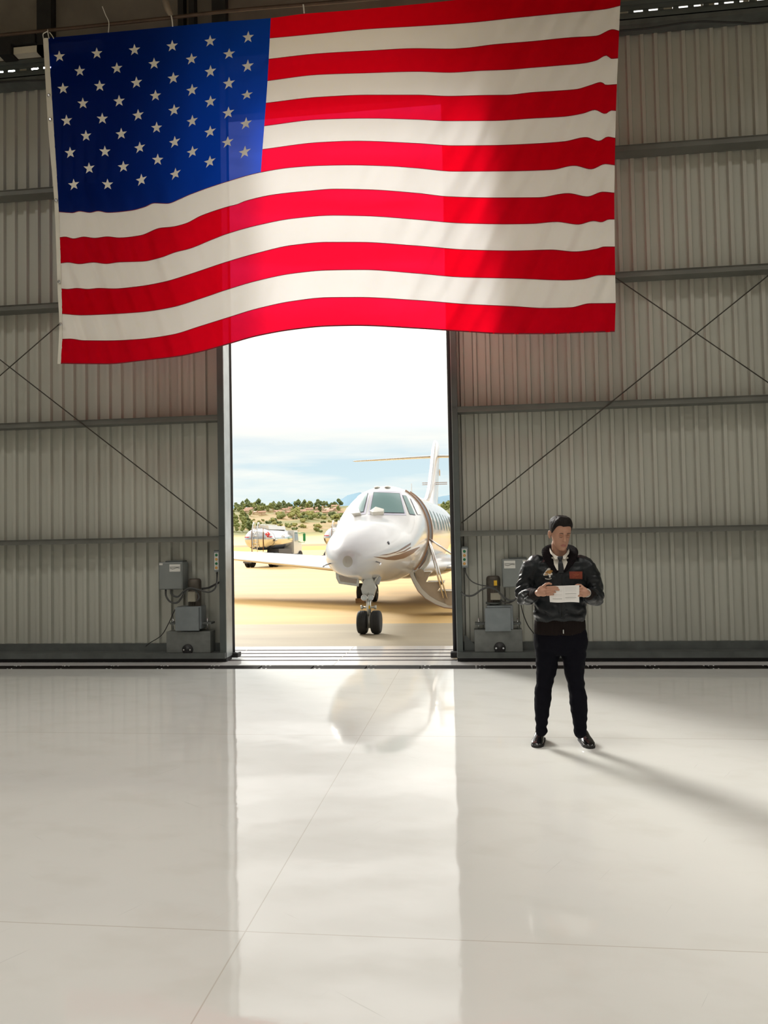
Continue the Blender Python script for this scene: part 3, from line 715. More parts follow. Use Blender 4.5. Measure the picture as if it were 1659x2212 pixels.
def ground_hit(px, py):
    d = ray(px, py); t = 140/d.y; last = None
    for i in range(900):
        p = CAM + d*t
        if p.z <= land_h(p.x, p.y): return p
        t += 1.2/d.y
    return CAM + d*(930/d.y)
# far range, distance haze put into its blue base colour
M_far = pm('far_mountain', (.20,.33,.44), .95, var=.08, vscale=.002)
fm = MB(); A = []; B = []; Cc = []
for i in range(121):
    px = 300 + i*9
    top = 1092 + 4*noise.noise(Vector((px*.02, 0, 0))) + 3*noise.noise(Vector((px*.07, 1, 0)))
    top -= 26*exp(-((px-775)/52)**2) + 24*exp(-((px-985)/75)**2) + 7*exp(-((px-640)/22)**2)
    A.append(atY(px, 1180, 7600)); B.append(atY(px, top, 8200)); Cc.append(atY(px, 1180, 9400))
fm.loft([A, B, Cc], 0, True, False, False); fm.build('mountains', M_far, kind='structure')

# trees, shrubs and houses on the hill
rng = random.Random(5)
M_leaf = [pm('foliage_%d' % i, c, .9, var=.35, vscale=.9) for i, c in enumerate(((.13,.165,.065),(.22,.25,.085),(.32,.32,.11)))]
M_trunk = pm('bark', (.12,.08,.05), .9, var=.2)
def crown_mesh(kind, seed):
    r = random.Random(seed); m = MB()
    spec = {'round': (7, 2.4, 2.2, 4.2), 'tall': (8, 1.8, 4.2, 6.0), 'shrub': (5, 1.6, .7, 1.1)}[kind]
    for i in range(spec[0]):
        c = Vector((r.uniform(-1,1)*spec[1], r.uniform(-1,1)*spec[1], spec[3] + r.uniform(-1,1)*spec[2])); s = r.uniform(.9,1.5)*(1.5 if kind != 'shrub' else 1.0)
        bm = bmesh.new(); bmesh.ops.create_icosphere(bm, subdivisions=2, radius=s)
        for v in bm.verts: v.co = v.co*(1 + .35*noise.noise(v.co*1.1 + c) + r.uniform(-.08,.08)) + c
        bm.verts.index_update(); m.add([v.co.copy() for v in bm.verts], [[v.index for v in f.verts] for f in bm.faces], 0, False); bm.free()
    return m
PROTO = {}
def plant(kind, var, loc, sc, name, label, group, cat):
    key = (kind, var)
    if key not in PROTO:
        t = thing(name, loc, label, cat, group); t.scale = (sc, sc, sc)
        link('crown' if kind != 'shrub' else 'foliage', crown_mesh(kind, hash((kind == 'tall', kind == 'shrub', var)) % 999).mesh('crown', M_leaf[var % 3]), t, local=True)
        if kind != 'shrub': link('trunk', MB().cyl((0,0,-.6),(0,0,4.0 if kind == 'round' else 6),.28,7,r2=.16).mesh('trunk', M_trunk), t, local=True)
        PROTO[key] = t; return t
    return copy_tree(PROTO[key], loc, rng.uniform(0,6), sc, label)
TAKEN = []
def free(p, r):
    for q, k in TAKEN:
        if (q.x-p.x)**2 + (q.y-p.y)**2 < (r+k)**2: return False
    TAKEN.append((p, r)); return True
def scatter(n, fx, fy, R, put, tries=45):
    for i in range(n):
        for _ in range(tries):
            p = ground_hit(fx(i), fy()); sc = rng.uniform(*R[0])
            if free(p, R[1]*sc): put(p, sc); break
HOUSES = []
scatter(26, lambda i: (533,540,552,560,594,601,608,615,622,629,650,656,663,669,676,682,688,695,702,709,716,723,729,735,568,645)[i] + rng.uniform(-2,2), lambda: rng.uniform(1099, 1112), ((.5,.75),8.6), lambda p, s: HOUSES.append((p, s)))
def put_top(p, s): plant(rng.choice(('round','round','tall')), rng.choice((0,0,1)), (p.x,p.y,land_h(p.x,p.y)), s, 'tree', 'small green tree in the line along the hilltop', 'trees along the hilltop', 'tree')
scatter(70, lambda i: 508 + 230*(i + rng.uniform(-.4,.4))/70 if i % 12 != 11 else 955 + rng.uniform(0,22), lambda: rng.uniform(1092, 1106), ((.6,1.25),4.3), put_top)
def put_grove(p, s): plant('tall', rng.choice((0,1,1)), (p.x,p.y,land_h(p.x,p.y)), s, 'tree', 'tall green tree in the grove low on the slope beside the door edge', 'grove beside the door edge', 'tree')
scatter(26, lambda i: rng.uniform(498, 545), lambda: rng.uniform(1112, 1150), ((.5,.95),3.6), put_grove)
def put_clump(p, s): plant('round', 2, (p.x,p.y,land_h(p.x,p.y)), s, 'tree', 'yellow green tree in the clump in the middle of the slope', 'clump in the middle of the slope', 'tree')
scatter(12, lambda i: 637 + rng.uniform(-9, 9), lambda: rng.uniform(1102, 1120), ((.7,1.1),4.2), put_clump)
def put_shrub(p, s): plant('shrub', rng.choice((0,1,2)), (p.x,p.y,land_h(p.x,p.y)), s, 'shrub', 'low shrub on the grassy slope below the houses', 'shrubs on the slope', 'shrub')
scatter(34, lambda i: rng.uniform(600, 738), lambda: rng.uniform(1113, 1122), ((.9,2.0),3.0), put_shrub)
scatter(34, lambda i: rng.uniform(540, 738), lambda: rng.uniform(1122, 1150), ((.6,1.4),3.0), put_shrub)
M_hw = [pm('stucco_%d' % i, c, .8) for i, c in enumerate(((.72,.58,.42),(.80,.70,.56)))]
M_roof = pm('terracotta_roof', (.50,.31,.23), .8, var=.15, vscale=.5)
HP = []
def house(loc, rz, sc, var):
    lab = 'small cream house with a terracotta roof among the hilltop trees'
    if len(HP) <= var:
        t = thing('house', loc, lab, 'house', 'houses on the hilltop'); t.scale = (sc,sc,sc)
        link('walls', MB().box((-6,-4,-2),(6,4,4.2)).box((-6,-6.5,-2),(-1,-3.9,3)).mesh('walls', M_hw[var]), t, local=True)
        r = MB(); r.prism([(-6.6,-4.7,4.1),(-6.6,4.7,4.1),(-6.6,0,6.6)], (13.2,0,0)); r.prism([(-6.4,-7,2.9),(-.6,-7,2.9),(-3.5,-7,4.6)], (0,4,0))
        link('roof', r.mesh('roof', M_roof), t, local=True)
        link('chimney', MB().box((2,.5,5),(2.8,1.3,7.4)).mesh('chimney', M_hw[var]), t, local=True)
        HP.append(t); return t
    return copy_tree(HP[var], loc, rz, sc, lab)
for i, (p, s) in enumerate(HOUSES): house((p.x,p.y,land_h(p.x,p.y)), rng.uniform(-.8,.8), s, i % 2)

# ------------------------------------------------------------------ tanker trucks
M_alu = pm('polished_aluminium', (.80,.80,.80), .16, 1.0, var=.05, vscale=2)
M_aludull = pm('dull_aluminium', (.62,.62,.60), .4, .8, var=.08)
M_truckwhite = pm('truck_white', (.80,.82,.82), .3, coat=.3)
M_under = pm('chassis_black', (.02,.02,.022), .6)
M_mudgrey = pm('mudguard_grey', (.12,.12,.13), .6)
M_tyre = pm('tyre_rubber', (.016,.016,.017), .75, bump=.2, bscale=60)
M_strap = pm('strap_brown', (.25,.12,.05), .5)
M_red = pm('placard_red', (.65,.03,.05), .45)
M_greenp = pm('mirror_green', (.03,.30,.10), .4)
M_glass = pm('tinted_glass', (.06,.11,.12), .05, coat=1.0)
def truck(org, head, label):
    d = Vector((sin(head), cos(head), 0)); e = Vector((cos(head), -sin(head), 0)); o = Vector(org)
    W = lambda u, w, z: o + e*u + d*w + Vector((0,0,z))
    t = thing('fuel_truck', org, label, 'truck', 'fuel trucks beyond the airplane')
    def bx(m, a, b, mi=0):
        P = [W(*[ (a,b)[(k>>i)&1][i] for i in range(3)]) for k in range(8)]
        m.add(P, [(0,2,3,1),(4,5,7,6),(0,1,5,4),(1,3,7,5),(3,2,6,7),(2,0,4,6)], mi); return m
    tk = MB(); prof = [(0,.02),(.02,.35),(.06,.62),(.14,.84),(.26,.96),(.40,1.0),(4.3,1.0),(4.44,.96),(4.54,.8),(4.6,.4)]
    tk.loft([[W(1.06*k*cos(2*pi*j/40), w, 1.88+.74*k*sin(2*pi*j/40)) for j in range(40)] for w, k in prof], 0, True)
    tank = tk.build('tank', M_alu, t)
    m = MB()
    m.loft([[W(1.075*cos(2*pi*j/40), w, 1.88+.755*sin(2*pi*j/40)) for j in range(40)] for w in (.40,.46)], 0, True, False); m.build('tank_rim', M_aludull, tank)
    m = MB(); m.prism([W(-.62,.5,2.52),W(.62,.5,2.52),W(.56,.5,2.78),W(-.56,.5,2.78)], d*3.6); m.build('top_fairing', M_truckwhite, t)
    m = MB()
    for i in range(3): m.cyl(W(0,.9+i*1.2,2.76), W(0,.9+i*1.2,2.88), .22, 12)
    m.build('hatch', M_aludull, t)
    lad = MB()
    for u in (-.34, .0):
        lad.tube(bez([W(u,-.1,.9), W(u,-.12,1.5), W(u,-.1,2.3), W(u,-.02,2.75), W(u,.15,2.98), W(u,.35,2.9), W(u,.42,2.6)], 5), .028, 6)
    for i in range(8): lad.tube([W(-.34,-.11,1.0+i*.22), W(0,-.11,1.0+i*.22)], .02, 6)
    lad.build('ladder', M_alu, t)
    for u in (-.42, .38):
        m = MB(); m.tube([W(u,-.03,1.05), W(u,-.06,1.9), W(u,.02,2.62)], .024, 6); m.build('hose_riser', M_strap, t)
    m = MB(); c = W(.68,.0,2.2); m.prism([c+e*.17+d*.05, c+Vector((0,0,.17))+d*.09, c-e*.17-d*.03, c-Vector((0,0,.17))-d*.0], -d*.012)
    pl = m.build('hazard_placard', M_red, t, label='red diamond hazard placard')
    m = MB(); m.ell(c + Vector((0,0,.05)) - d*.02, (.035,.012,.05)); bx(m, (.62,-.03,2.12),(.74,-.015,2.135)); m.build('flame_symbol', M_truckwhite, pl)
    m = MB()
    for u0, u1, z in ((-.95,-.5,2.0),(.52,.98,2.0)): bx(m, (u0,.06,z),(u1,.075,z+.05))
    m.build('red_lettering', M_red, t)
    # side letters
    R = Matrix((( d.x, 0, e.x, 0),(d.y, 0, e.y, 0),(0, 1, 0, 0),(0,0,0,1)))
    m = MB(); text_mb(m, 'AIR', .5, Matrix.Translation(W(1.055,2.2,2.02)) @ R, 0, .004); m.build('side_lettering', M_truckwhite, t)
    m = MB(); bx(m, (-.9,.3,.62),(.9,6.8,.86)); bx(m, (-.5,-.1,.78),(.5,.4,1.0)); m.build('chassis', M_under, t)
    m = MB(); bx(m, (.15,1.4,.75),(.98,4.3,1.2)); m.build('pump_cabinet', M_mudgrey, t)
    m = MB(); bx(m, (-1.08,-.12,.62),(1.08,.0,.76)); bx(m, (-1.0,-.13,.3),(-.42,-.1,.72)); bx(m, (.42,-.13,.3),(1.0,-.1,.72)); m.build('mud_flap', M_mudgrey, t)
    for s in (-1, 1):
        m = MB(); bx(m, (s*1.0-.1,-.16,.63),(s*1.0+.1,-.13,.74)); m.build('tail_light', M_red, t, label='red tail light')
    for s in (-1, 1):
        for w in (.75, 6.2):
            for q in ((0, .3) if w < 2 else (0,)):
                m = MB(); m.lathe([(-.13,.3),(-.13,.44),(-.09,.5),(.09,.5),(.13,.44),(.13,.3)], W(s*(.98-q),w,.5), e, 24)
                wh = m.build('wheel', M_tyre, t); MB().lathe([(-.1,.05),(-.06,.26),(.06,.26),(.1,.05)], W(s*(.98-q),w,.5), e, 18).build('rim', M_aludull, wh)
    m = MB(); m.prism([W(-1.0,4.75,.8),W(-1.0,4.75,2.5),W(-1.0,5.7,2.5),W(-1.0,6.0,1.75),W(-1.0,6.7,1.55),W(-1.0,6.8,.8)], e*2.0); cab = m.build('cab', M_truckwhite, t)
    m = MB(); m.prism([W(-.9,5.72,2.4),W(.9,5.72,2.4),W(.9,6.0,1.78),W(-.9,6.0,1.78)], d*.02); m.build('windscreen', M_glass, cab)
    for s in (-1, 1):
        m = MB(); m.prism([W(s*1.005,4.95,1.7),W(s*1.005,4.95,2.35),W(s*1.005,5.62,2.35),W(s*1.005,5.85,1.7)], e*s*.012); m.build('side_window', M_glass, cab)
        m = MB(); m.tube([W(s*1.0,5.9,2.3), W(s*1.45,5.9,2.32), W(s*1.45,5.9,1.6), W(s*1.0,5.9,1.65)], .025, 6); bx(m, (s*1.36,5.86,1.7),(s*1.54,5.92,2.25)); m.build('mirror', M_greenp, cab, label='green framed mirror')
    return t
truck((-14.42, 50.6, 0), radians(4), 'polished tanker truck seen whole behind the white wing')
truck((-8.95, 50.2, 0), radians(4), 'second tanker truck almost hidden behind the airplane nose')
# ------------------------------------------------------------------ business jet
M_jet = pm('airplane_white', (.54,.55,.58), .22, coat=.35, spec=.5)
M_jetsilver = pm('polished_leading_edge', (.75,.75,.76), .15, 1.0)
M_radome = pm('radome_tip_grey', (.40,.38,.33), .35)
M_frame = pm('windshield_frame', (.46,.46,.56), .35, .2)
M_gasket = pm('gasket_black', (.03,.03,.05), .5)
M_jglass = pm('windshield_glass', (.13,.235,.245), .35, spec=.15)
M_brown = pm('brown_stripe', (.14,.062,.04), .4)
M_bronze = pm('door_seal_bronze', (.30,.20,.15), .4, .3)
M_tansilver = pm('gear_silver', (.55,.55,.52), .35, .6, var=.1)
M_gearwhite = pm('gear_white', (.70,.70,.67), .35, coat=.2)
M_stair = pm('stair_side_taupe', (.36,.31,.27), .6, var=.06)
M_chrome = pm('chrome', (.75,.74,.76), .12, 1.0)
JO = Vector((-2.10, 12.5, 0)); JA = Vector((.035, 1, 0)).normalized(); JB = Vector((JA.y, -JA.x, 0))
def J(s, t, z): return JO + JA*s + JB*t + Vector((0,0,z))
ST_W = [(0,.015),(.04,.13),(.12,.22),(.3,.345),(.6,.47),(1.0,.58),(1.5,.68),(2.0,.76),(2.6,.835),(3.2,.88),(4.0,.905),(11.5,.91),(13.0,.93),(14.5,.74),(16,.48),(17.4,.22),(18.2,.06)]
ST_T = [(0,1.315),(.04,1.43),(.12,1.52),(.3,1.63),(.6,1.755),(1.0,1.875),(1.5,1.985),(2.0,2.07),(2.35,2.14),(2.6,2.26),(2.9,2.44),(3.2,2.60),(3.6,2.72),(4.1,2.80),(4.8,2.85),(11.5,2.85),(13,2.84),(14.5,2.80),(16,2.72),(17.4,2.6),(18.2,2.5)]
ST_B = [(0,1.285),(.04,1.20),(.12,1.14),(.3,1.07),(.6,1.03),(1.0,.985),(1.6,.93),(2.4,.86),(3.4,.80),(4.6,.76),(11,.77),(13,1.05),(14.5,1.45),(16,1.9),(17.4,2.25),(18.2,2.44)]
ss = [0,.015,.04,.08,.14,.22,.32,.45,.6,.8,1.0] + [1.0+.2*i for i in range(1, 21)] + [5.0+.5*i for i in range(1, 27)] + [18.2]
NF = 64; fus = MB(); rings = []
for s in ss:
    w = interp(ST_W, s); zt = interp(ST_T, s); zb = interp(ST_B, s); zc = lerp(zb, zt, .5); h = (zt-zb)/2
    ring = []
    for j in range(NF):
        th = 2*pi*j/NF; c, q = cos(th), sin(th)
        # slightly narrower crown in the cockpit region
        kk = 1 - .10*max(0, q)**1.5*sstep(1.8,2.8,s)*(1-sstep(3.0,4.6,s))
        ring.append(J(s, w*c*kk, zc + h*q))
    rings.append(ring)
fus.loft(rings, 0, True)
jet = thing('airplane', (-1.93, 13.79, 0), 'white twin engine business jet parked nose first outside the open hangar door', 'airplane')
fuselage = fus.build('fuselage', M_jet, jet)
BV = BVHTree.FromPolygons([tuple(v) for v in fus.v], [tuple(f) for f in fus.f])
def onskin(px, py, off=.005):
    d = ray(px, py).normalized(); h = BV.ray_cast(CAM, d)
    if h[0] is None: h = BV.find_nearest(CAM + d*16.5)
    n = h[1] if h[1].dot(d) < 0 else -h[1]
    return h[0] + n*off
def skin_strip(name, mat, A, B, off, parent, n=16, m=5, smooth=True, **kw):
    mb = MB(); rows = []
    for i in range(n+1):
        t = i/n
        def at(P):
            q = t*(len(P)-1); k = min(int(q), len(P)-2); r = q-k; return (lerp(P[k][0],P[k+1][0],r), lerp(P[k][1],P[k+1][1],r))
        a = at(A); b = at(B)
        rows.append([onskin(lerp(a[0],b[0],k/m), lerp(a[1],b[1],k/m), off) for k in range(m+1)])
    mb.loft(rows, 0, smooth, False, False); return mb.build(name, mat, parent, **kw)
def grow(q, k):
    cx = sum(p[0] for p in q)/4; cy = sum(p[1] for p in q)/4
    return [(p[0] + (k if p[0] > cx else -k), p[1] + (k if p[1] > cy else -k)) for p in q]
panes = [[(734,1112.5),(756,1066),(795,1065),(785,1106)], [(800,1107),(808,1064.5),(862,1067),(872.5,1108.5)], [(869.5,1071),(877.5,1072),(896,1112),(884,1110.5)], [(886,1077),(891,1078.5),(908.5,1112),(901,1111.5)]]
for i, q in enumerate(panes):
    def quad(name, q, mat, off, par): return skin_strip(name, mat, [q[1], q[2]], [q[0], q[3]], off, par, 10, 10)
    fr = quad('windshield_frame' if i < 2 else 'side_window_frame', grow(q, 5 if i < 2 else 2.0), M_frame, .004, fuselage) if i < 3 else quad('side_window_frame', grow(q, .9), M_frame, .004, fuselage)
    if i < 3: quad('gasket', grow(q, 1.0), M_gasket, .008, fr)
    quad('windshield' if i < 2 else 'side_window', q, M_jglass if i < 3 else M_jet, .012, fr)
for (a, b) in (((765,1107),(775,1103)), ((804,1106),(818,1103))):
    pass
def fairing(q, name='wiper_fairing'):
    P = [onskin(x, y, .0) for x, y in q]; n = (onskin(q[0][0], q[0][1], .07) - onskin(q[0][0], q[0][1], 0))
    MB().prism(P, n).build(name, M_gearwhite, jet)
fairing([(758,1108),(779,1104),(781,1113),(764,1115)]); fairing([(799,1111),(812,1102),(830,1107),(829,1112),(806,1114)])
# radome tip and nose details
mb = MB(); c0 = (751, 1213); rows = []
for i in range(7):
    r = 11*i/6; rows.append([onskin(c0[0] + (r+.3)*cos(2*pi*j/24)*.95, c0[1] + (r+.3)*1.1*sin(2*pi*j/24), .003) for j in range(24)])
mb.loft(rows, 0, True, False); mb.build('radome_tip', M_radome, jet)
skin_strip('brown_stripe', M_brown, [(805.4,1202.3),(834.3,1204),(862,1198),(888,1187.5),(907,1181)], [(805.4,1202.3),(834.3,1209),(853.6,1210),(873,1206),(892,1195.5),(907.6,1181)], .004, jet, 24, 3)
skin_strip('brown_stripe', M_brown, [(819,1199.4),(840,1196.5),(859.4,1190),(875,1180),(887.4,1172.4)], [(819,1199.4),(834.3,1199.4),(853.6,1194.6),(873,1186),(887,1177)], .004, jet, 24, 3)
skin_strip('brown_stripe', M_brown, [(855,1196),(872,1190),(887,1181)], [(855,1196.6),(873,1192.5),(887,1184)], .004, jet, 12, 2)
for (x, y, dx, dy) in ((812,1213,10,6), (714,1217,-9,5)):
    a = onskin(x, y, 0); b = onskin(x, y, .10)
    MB().tube([a, b, b + Vector((0,-.14,-.02))], .013, 6).build('pitot_probe', M_chrome, jet)
MB().cyl(onskin(839,1173,0), onskin(839,1173,.012), .03, 10).build('nose_port', M_gasket, jet)
for px in (813, 838):
    a = onskin(px, 1043.5, 0); MB().ell(a, (.07,.16,.035)).build('roof_light', M_tansilver, jet)
p = J(5.3, .45, 2.72); MB().prism([p, p+Vector((0,.22,0)), p+Vector((0,.2,.22)), p+Vector((0,.12,.22))], (.012,0,0)).build('antenna', M_jet, jet)
# cabin door opening on the port side
def section_arc(s, a0, a1, off, n=30):
    w = interp(ST_W, s); zt = interp(ST_T, s); zb = interp(ST_B, s); zc = (zt+zb)/2; h = (zt-zb)/2
    return [J(s, (w+off)*cos(lerp(a0,a1,i/n)), zc + (h+off)*sin(lerp(a0,a1,i/n))) for i in range(n+1)]
def arc_strip(name, mat, s0, s1, a0, a1, off, par):
    m = MB(); m.loft([section_arc(s0, a0, a1, -.02), section_arc(s0, a0, a1, off), section_arc(s1, a0, a1, off), section_arc(s1, a0, a1, -.02)], 0, True, False, False); return m.build(name, mat, par)
dfr = arc_strip('door_frame', M_bronze, 4.42, 4.47, radians(-50), radians(62), .03, jet)
arc_strip('door_frame', M_bronze, 5.26, 5.31, radians(-50), radians(62), .03, jet)
arc_strip('door_opening', M_gasket, 4.47, 5.26, radians(-42), radians(50), .006, jet)
# cabin windows
for side in (1, -1):
    for i in range(7):
        s = 6.2 + i*.98; m = MB(); rows = []
        for k in range(4):
            ring = []
            for j in range(24):
                a = 2*pi*j/24; rr = k/3
                q = BV.ray_cast(J(s + .17*rr*cos(a), side*3, 2.12 + .24*rr*sin(a)), JB*(-side)); ring.append(q[0] + JB*side*.006)
            rows.append(ring)
        m.loft(rows, 0, True, False); m.build('cabin_window', M_jglass, fuselage)
# airstair hanging open
YS = 16.95
def P2(pts, Y=YS): return [atY(a, b, Y) for a, b in pts]
outer = [(883,1232),(886,1245),(892,1258),(902,1277),(919,1294.5),(940.4,1307),(959.7,1313.8),(977,1315.7),(1000,1313),(1016,1306)]
inner = [(892,1231),(895,1243),(900,1254),(911.5,1272),(928,1287.5),(946,1298),(962,1304),(978,1306),(998,1304),(1013,1298)]
air = MB(); air.prism(P2(outer + inner[::-1]), (0,.78,0)); shell = air.build('airstair_shell', M_jet, jet)
air = MB(); air.prism([p + Vector((0,-.012,0)) for p in P2(outer + [(x+.0, y-2.0) for x, y in outer[::-1]])], (0,.02,0)); air.build('shell_edge_seal', M_bronze, shell)
side = [(895,1235.7),(930.8,1234.7),(920,1257.5),(958.7,1256),(945,1276.5),(984,1276.5),(1012,1276),(1013,1298),(998,1304),(978,1306),(962,1304),(946,1298),(928,1287.5),(911.5,1272),(900,1254)]
for k, yy in ((0, .02), (1, .72)):
    m = MB(); m.prism(P2(side, YS+yy), (0,.04,0)); sp = m.build('stair_side', M_stair, jet, label='taupe stepped side plate')
    trim = MB(); z = [(895,1235.7),(930.8,1234.7),(920,1257.5),(958.7,1256),(945,1276.5),(984,1276.5),(1012,1276)]
    trim.tube(P2(z, YS+yy-.004), .013, 6); trim.build('plate_edging', M_gearwhite, sp)
for (a, b) in (((897,1236),(930.8,1235)), ((921,1258),(958.7,1257)), ((946,1277.5),(984,1277))):
    A = atY(*a, YS); B = atY(*b, YS); MB().box((A.x,YS+.06,A.z-.03),(B.x,YS+.72,A.z)).build('tread', M_jet, jet)
for (a, b) in (((908,1238),10), ((972,1297),12)):
    c = atY(a[0], a[1], YS+.012); MB().cyl(c, c + Vector((0,-.02,0)), b/1690*17*.9, 24).build('hinge_cover', M_stair, jet)
top = atY(925, 1163, YS-.02); b1 = atY(958, 1292, YS-.03)
rl = MB(); rl.tube([top, b1], .022, 8); rl.tube([atY(929,1170,YS-.02), atY(966,1292,YS-.03)], .018, 8); rl.build('handrail_strut', M_chrome, jet)
MB().tube([atY(927,1164,YS-.02), atY(990,1206,YS-.02)], .02, 8).build('handrail', M_chrome, jet)
MB().tube([atY(902,1166,YS-.05), atY(926,1160,YS-.02), atY(917,1180,YS-.02)], .014, 6).build('door_bracket', M_chrome, jet)
# hinge quarter panel under the doorway
m = MB(); A = P2([(928,1178),(932,1195),(926,1215),(912,1236),(900,1243)], 17.0); B = P2([(922,1180),(925,1195),(919,1212),(907,1231),(897,1238)], 17.0)
m.loft([A, B], 0, True, False, False); m.loft([[p+Vector((0,.5,0)) for p in A], A], 0, True, False, False); m.build('doorway_sill', M_tansilver, jet)

# wings with polished leading edge
def wing(side):
    root = [(-.6 if side < 0 else .6)]
    secs = [(.8, 6.7, 10.6, .93, 1.06, .17), (1.9, 7.2, 10.7, .96, 1.16, .15), (5.0, 9.35, 11.7, 1.17, 1.33, .09), (8.6, 11.9, 13.3, 1.42, 1.52, .05)]
    rings = []
    for t, le, te, zl, zt, th in secs:
        r = []; n = 12
        prof = [(i/n, sqrt(i/n)*(1-i/n)*2.2*.55+.0) for i in range(n+1)]
        up = [(le + (te-le)*c, lerp(zl, zt, c) + th*y) for c, y in prof]; dn = [(le + (te-le)*c, lerp(zl, zt, c) - th*.8*y) for c, y in prof[1:-1]][::-1]
        rings.append([J(s, side*t, z) for s, z in up + dn])
    m = MB(); m.loft(rings, 0, True); wg = m.build('wing', M_jet, jet)
    m = MB(); pts = [J(le-.005, side*t, zl) for t, le, te, zl, zt, th in secs]; m.tube(pts, [.075,.065,.045,.03], 8); m.build('leading_edge', M_jetsilver, wg)
    m = MB(); m.prism([J(11.9,side*8.6,1.42), J(13.3,side*8.6,1.52), J(14.2,side*8.75,2.5), J(13.6,side*8.75,2.5)], JB*side*.05); m.build('winglet', M_jet, wg)
for s in (-1, 1): wing(s)
MB().ell(J(9.3,0,.98), (1.32,4.2,.36), None, 0, 28, 14).build('belly_fairing', M_jet, jet)
# engines
for s in (-1, 1):
    m = MB(); c = J(11.8, s*1.62, 2.25)
    m.lathe([(0,.40),(-.04,.44),(.0,.47),(.4,.52),(1.4,.54),(2.3,.48),(2.9,.38)], c, JA, 32); en = m.build('engine_nacelle', M_jet, jet)
    MB().lathe([(.05,.40),(.06,.05)], c, JA, 24).build('intake_fan', M_gasket, en)
    MB().lathe([(0.0,.405),(-.05,.445),(.02,.475),(.06,.475)], c, JA, 32).build('intake_lip', M_jetsilver, en)
    m = MB(); m.prism([J(12.4,s*.8,2.2), J(14.3,s*.8,2.25), J(14.2,s*1.3,2.3), J(12.6,s*1.3,2.25)], (0,0,.14)); m.build('pylon', M_jet, jet)
# fin and T-tail
fn = MB(); fs = [(2.62,11.6,17.9,.50),(2.85,12.6,17.9,.30),(3.05,13.6,18.0,.24),(3.4,14.5,18.2,.23),(4.2,15.6,18.6,.21),(5.0,16.5,19.0,.19),(5.35,17.1,19.2,.14),(5.46,17.7,19.2,.04)]
rings = []
for z, le, te, th in fs:
    n = 10; pr = [(i/n, sqrt(i/n)*(1-i/n)*1.3) for i in range(n+1)]
    rings.append([J(lerp(le,te,c), th*y*1.35, z) for c, y in pr] + [J(lerp(le,te,c), -th*y*1.35, z) for c, y in pr[1:-1]][::-1])
fn.loft(rings, 0, True); fin = fn.build('fin', M_jet, jet)
m = MB(); m.tube([J(le-.01,0,z) for z, le, te, th in fs[1:]], [.05,.05,.05,.045,.045,.04,.02], 8); m.build('fin_leading_edge', M_jetsilver, fin)
hs = MB(); rings = []
for t in (-3.35,-3.3,-1.6,0,1.6,3.3,3.35):
    k = abs(t)/3.35; le = lerp(16.9, 18.0, k); te = lerp(19.1, 19.0, k); th = lerp(.11,.05,k) if abs(t) < 3.34 else .015; n = 10; z = 4.78 + .03*k; tl = .17*(te-le)/2.2
    pr = [(i/n, sqrt(i/n)*(1-i/n)*1.3) for i in range(n+1)]
    rings.append([J(lerp(le,te,c), t, z + tl*c + th*y) for c, y in pr] + [J(lerp(le,te,c), t, z + tl*c - th*y) for c, y in pr[1:-1]][::-1])
hs.loft(rings, 0, True); hs.build('tailplane', M_jet, jet)
MB().prism([J(17.0,.16,4.05), J(17.3,.16,4.05), J(17.35,.16,4.25), J(17.1,.16,4.3), J(16.95,.16,4.2)], JB*.01).build('tail_emblem', pm('gold_emblem', (.55,.33,.10), .5), fin)
for z in (3.62, 3.68): MB().tube([J(15.6,-.35,z-.0), J(15.6,.55,z)], .012, 6).build('static_rod', M_bronze, fin)
# nose gear
gc = atY(797.5, 1345, 13.79); gx = gc.x
def wheel(par, c, r, w, name='wheel'):
    m = MB(); m.lathe([(-w/2,r*.62),(-w/2,r*.86),(-w*.42,r*.95),(-w*.25,r),(w*.25,r),(w*.42,r*.95),(w/2,r*.86),(w/2,r*.62)], c, JB, 36)
    for k in (-.18,0,.18): m.lathe([(k*w-.003,r*1.0),(k*w-.003,r*1.008),(k*w+.003,r*1.008),(k*w+.003,r*1.0)], c, JB, 36)
    wh = m.build(name, M_tyre, par)
    MB().lathe([(-w*.46,.02),(-w*.46,r*.4),(-w*.42,r*.63),(w*.42,r*.63),(w*.46,r*.4),(w*.46,.02)], c, JB, 28).build('rim', M_gearwhite, wh); return wh
R0 = .205
for px in (783.5, 813): 
    q = atY(px, 1345, 13.79); wheel(jet, Vector((q.x, 13.79, R0)), R0, .165, 'nose_wheel')
ng = MB()
ng.cyl((gx,13.79,R0-.1),(gx,13.79,R0+.16),.058,16); ng.cyl((gx-.16,13.79,R0),(gx+.16,13.79,R0),.035,14); ng.cyl((gx,13.79,.34),(gx+.0,13.80,.62),.038,16); ng.cyl((gx,13.80,.60),(gx,13.83,1.05),.07,18)
strut = ng.build('nose_gear_strut', M_tansilver, jet)
ng = MB(); ng.prism([(gx-.09,13.74,.64),(gx+.09,13.74,.64),(gx+.14,13.74,.80),(gx+.05,13.74,1.06),(gx-.03,13.74,1.06),(gx-.13,13.74,.80)], (0,.12,0)); ng.build('gear_yoke', M_tansilver, strut)
ng = MB(); ng.cyl((gx-.13,13.75,.47),(gx+.13,13.75,.47),.016,10); ng.cyl((gx-.14,13.75,.47),(gx-.10,13.75,.47),.035,12); ng.cyl((gx+.10,13.75,.47),(gx+.14,13.75,.47),.035,12); ng.build('tow_pin', M_tansilver, strut)
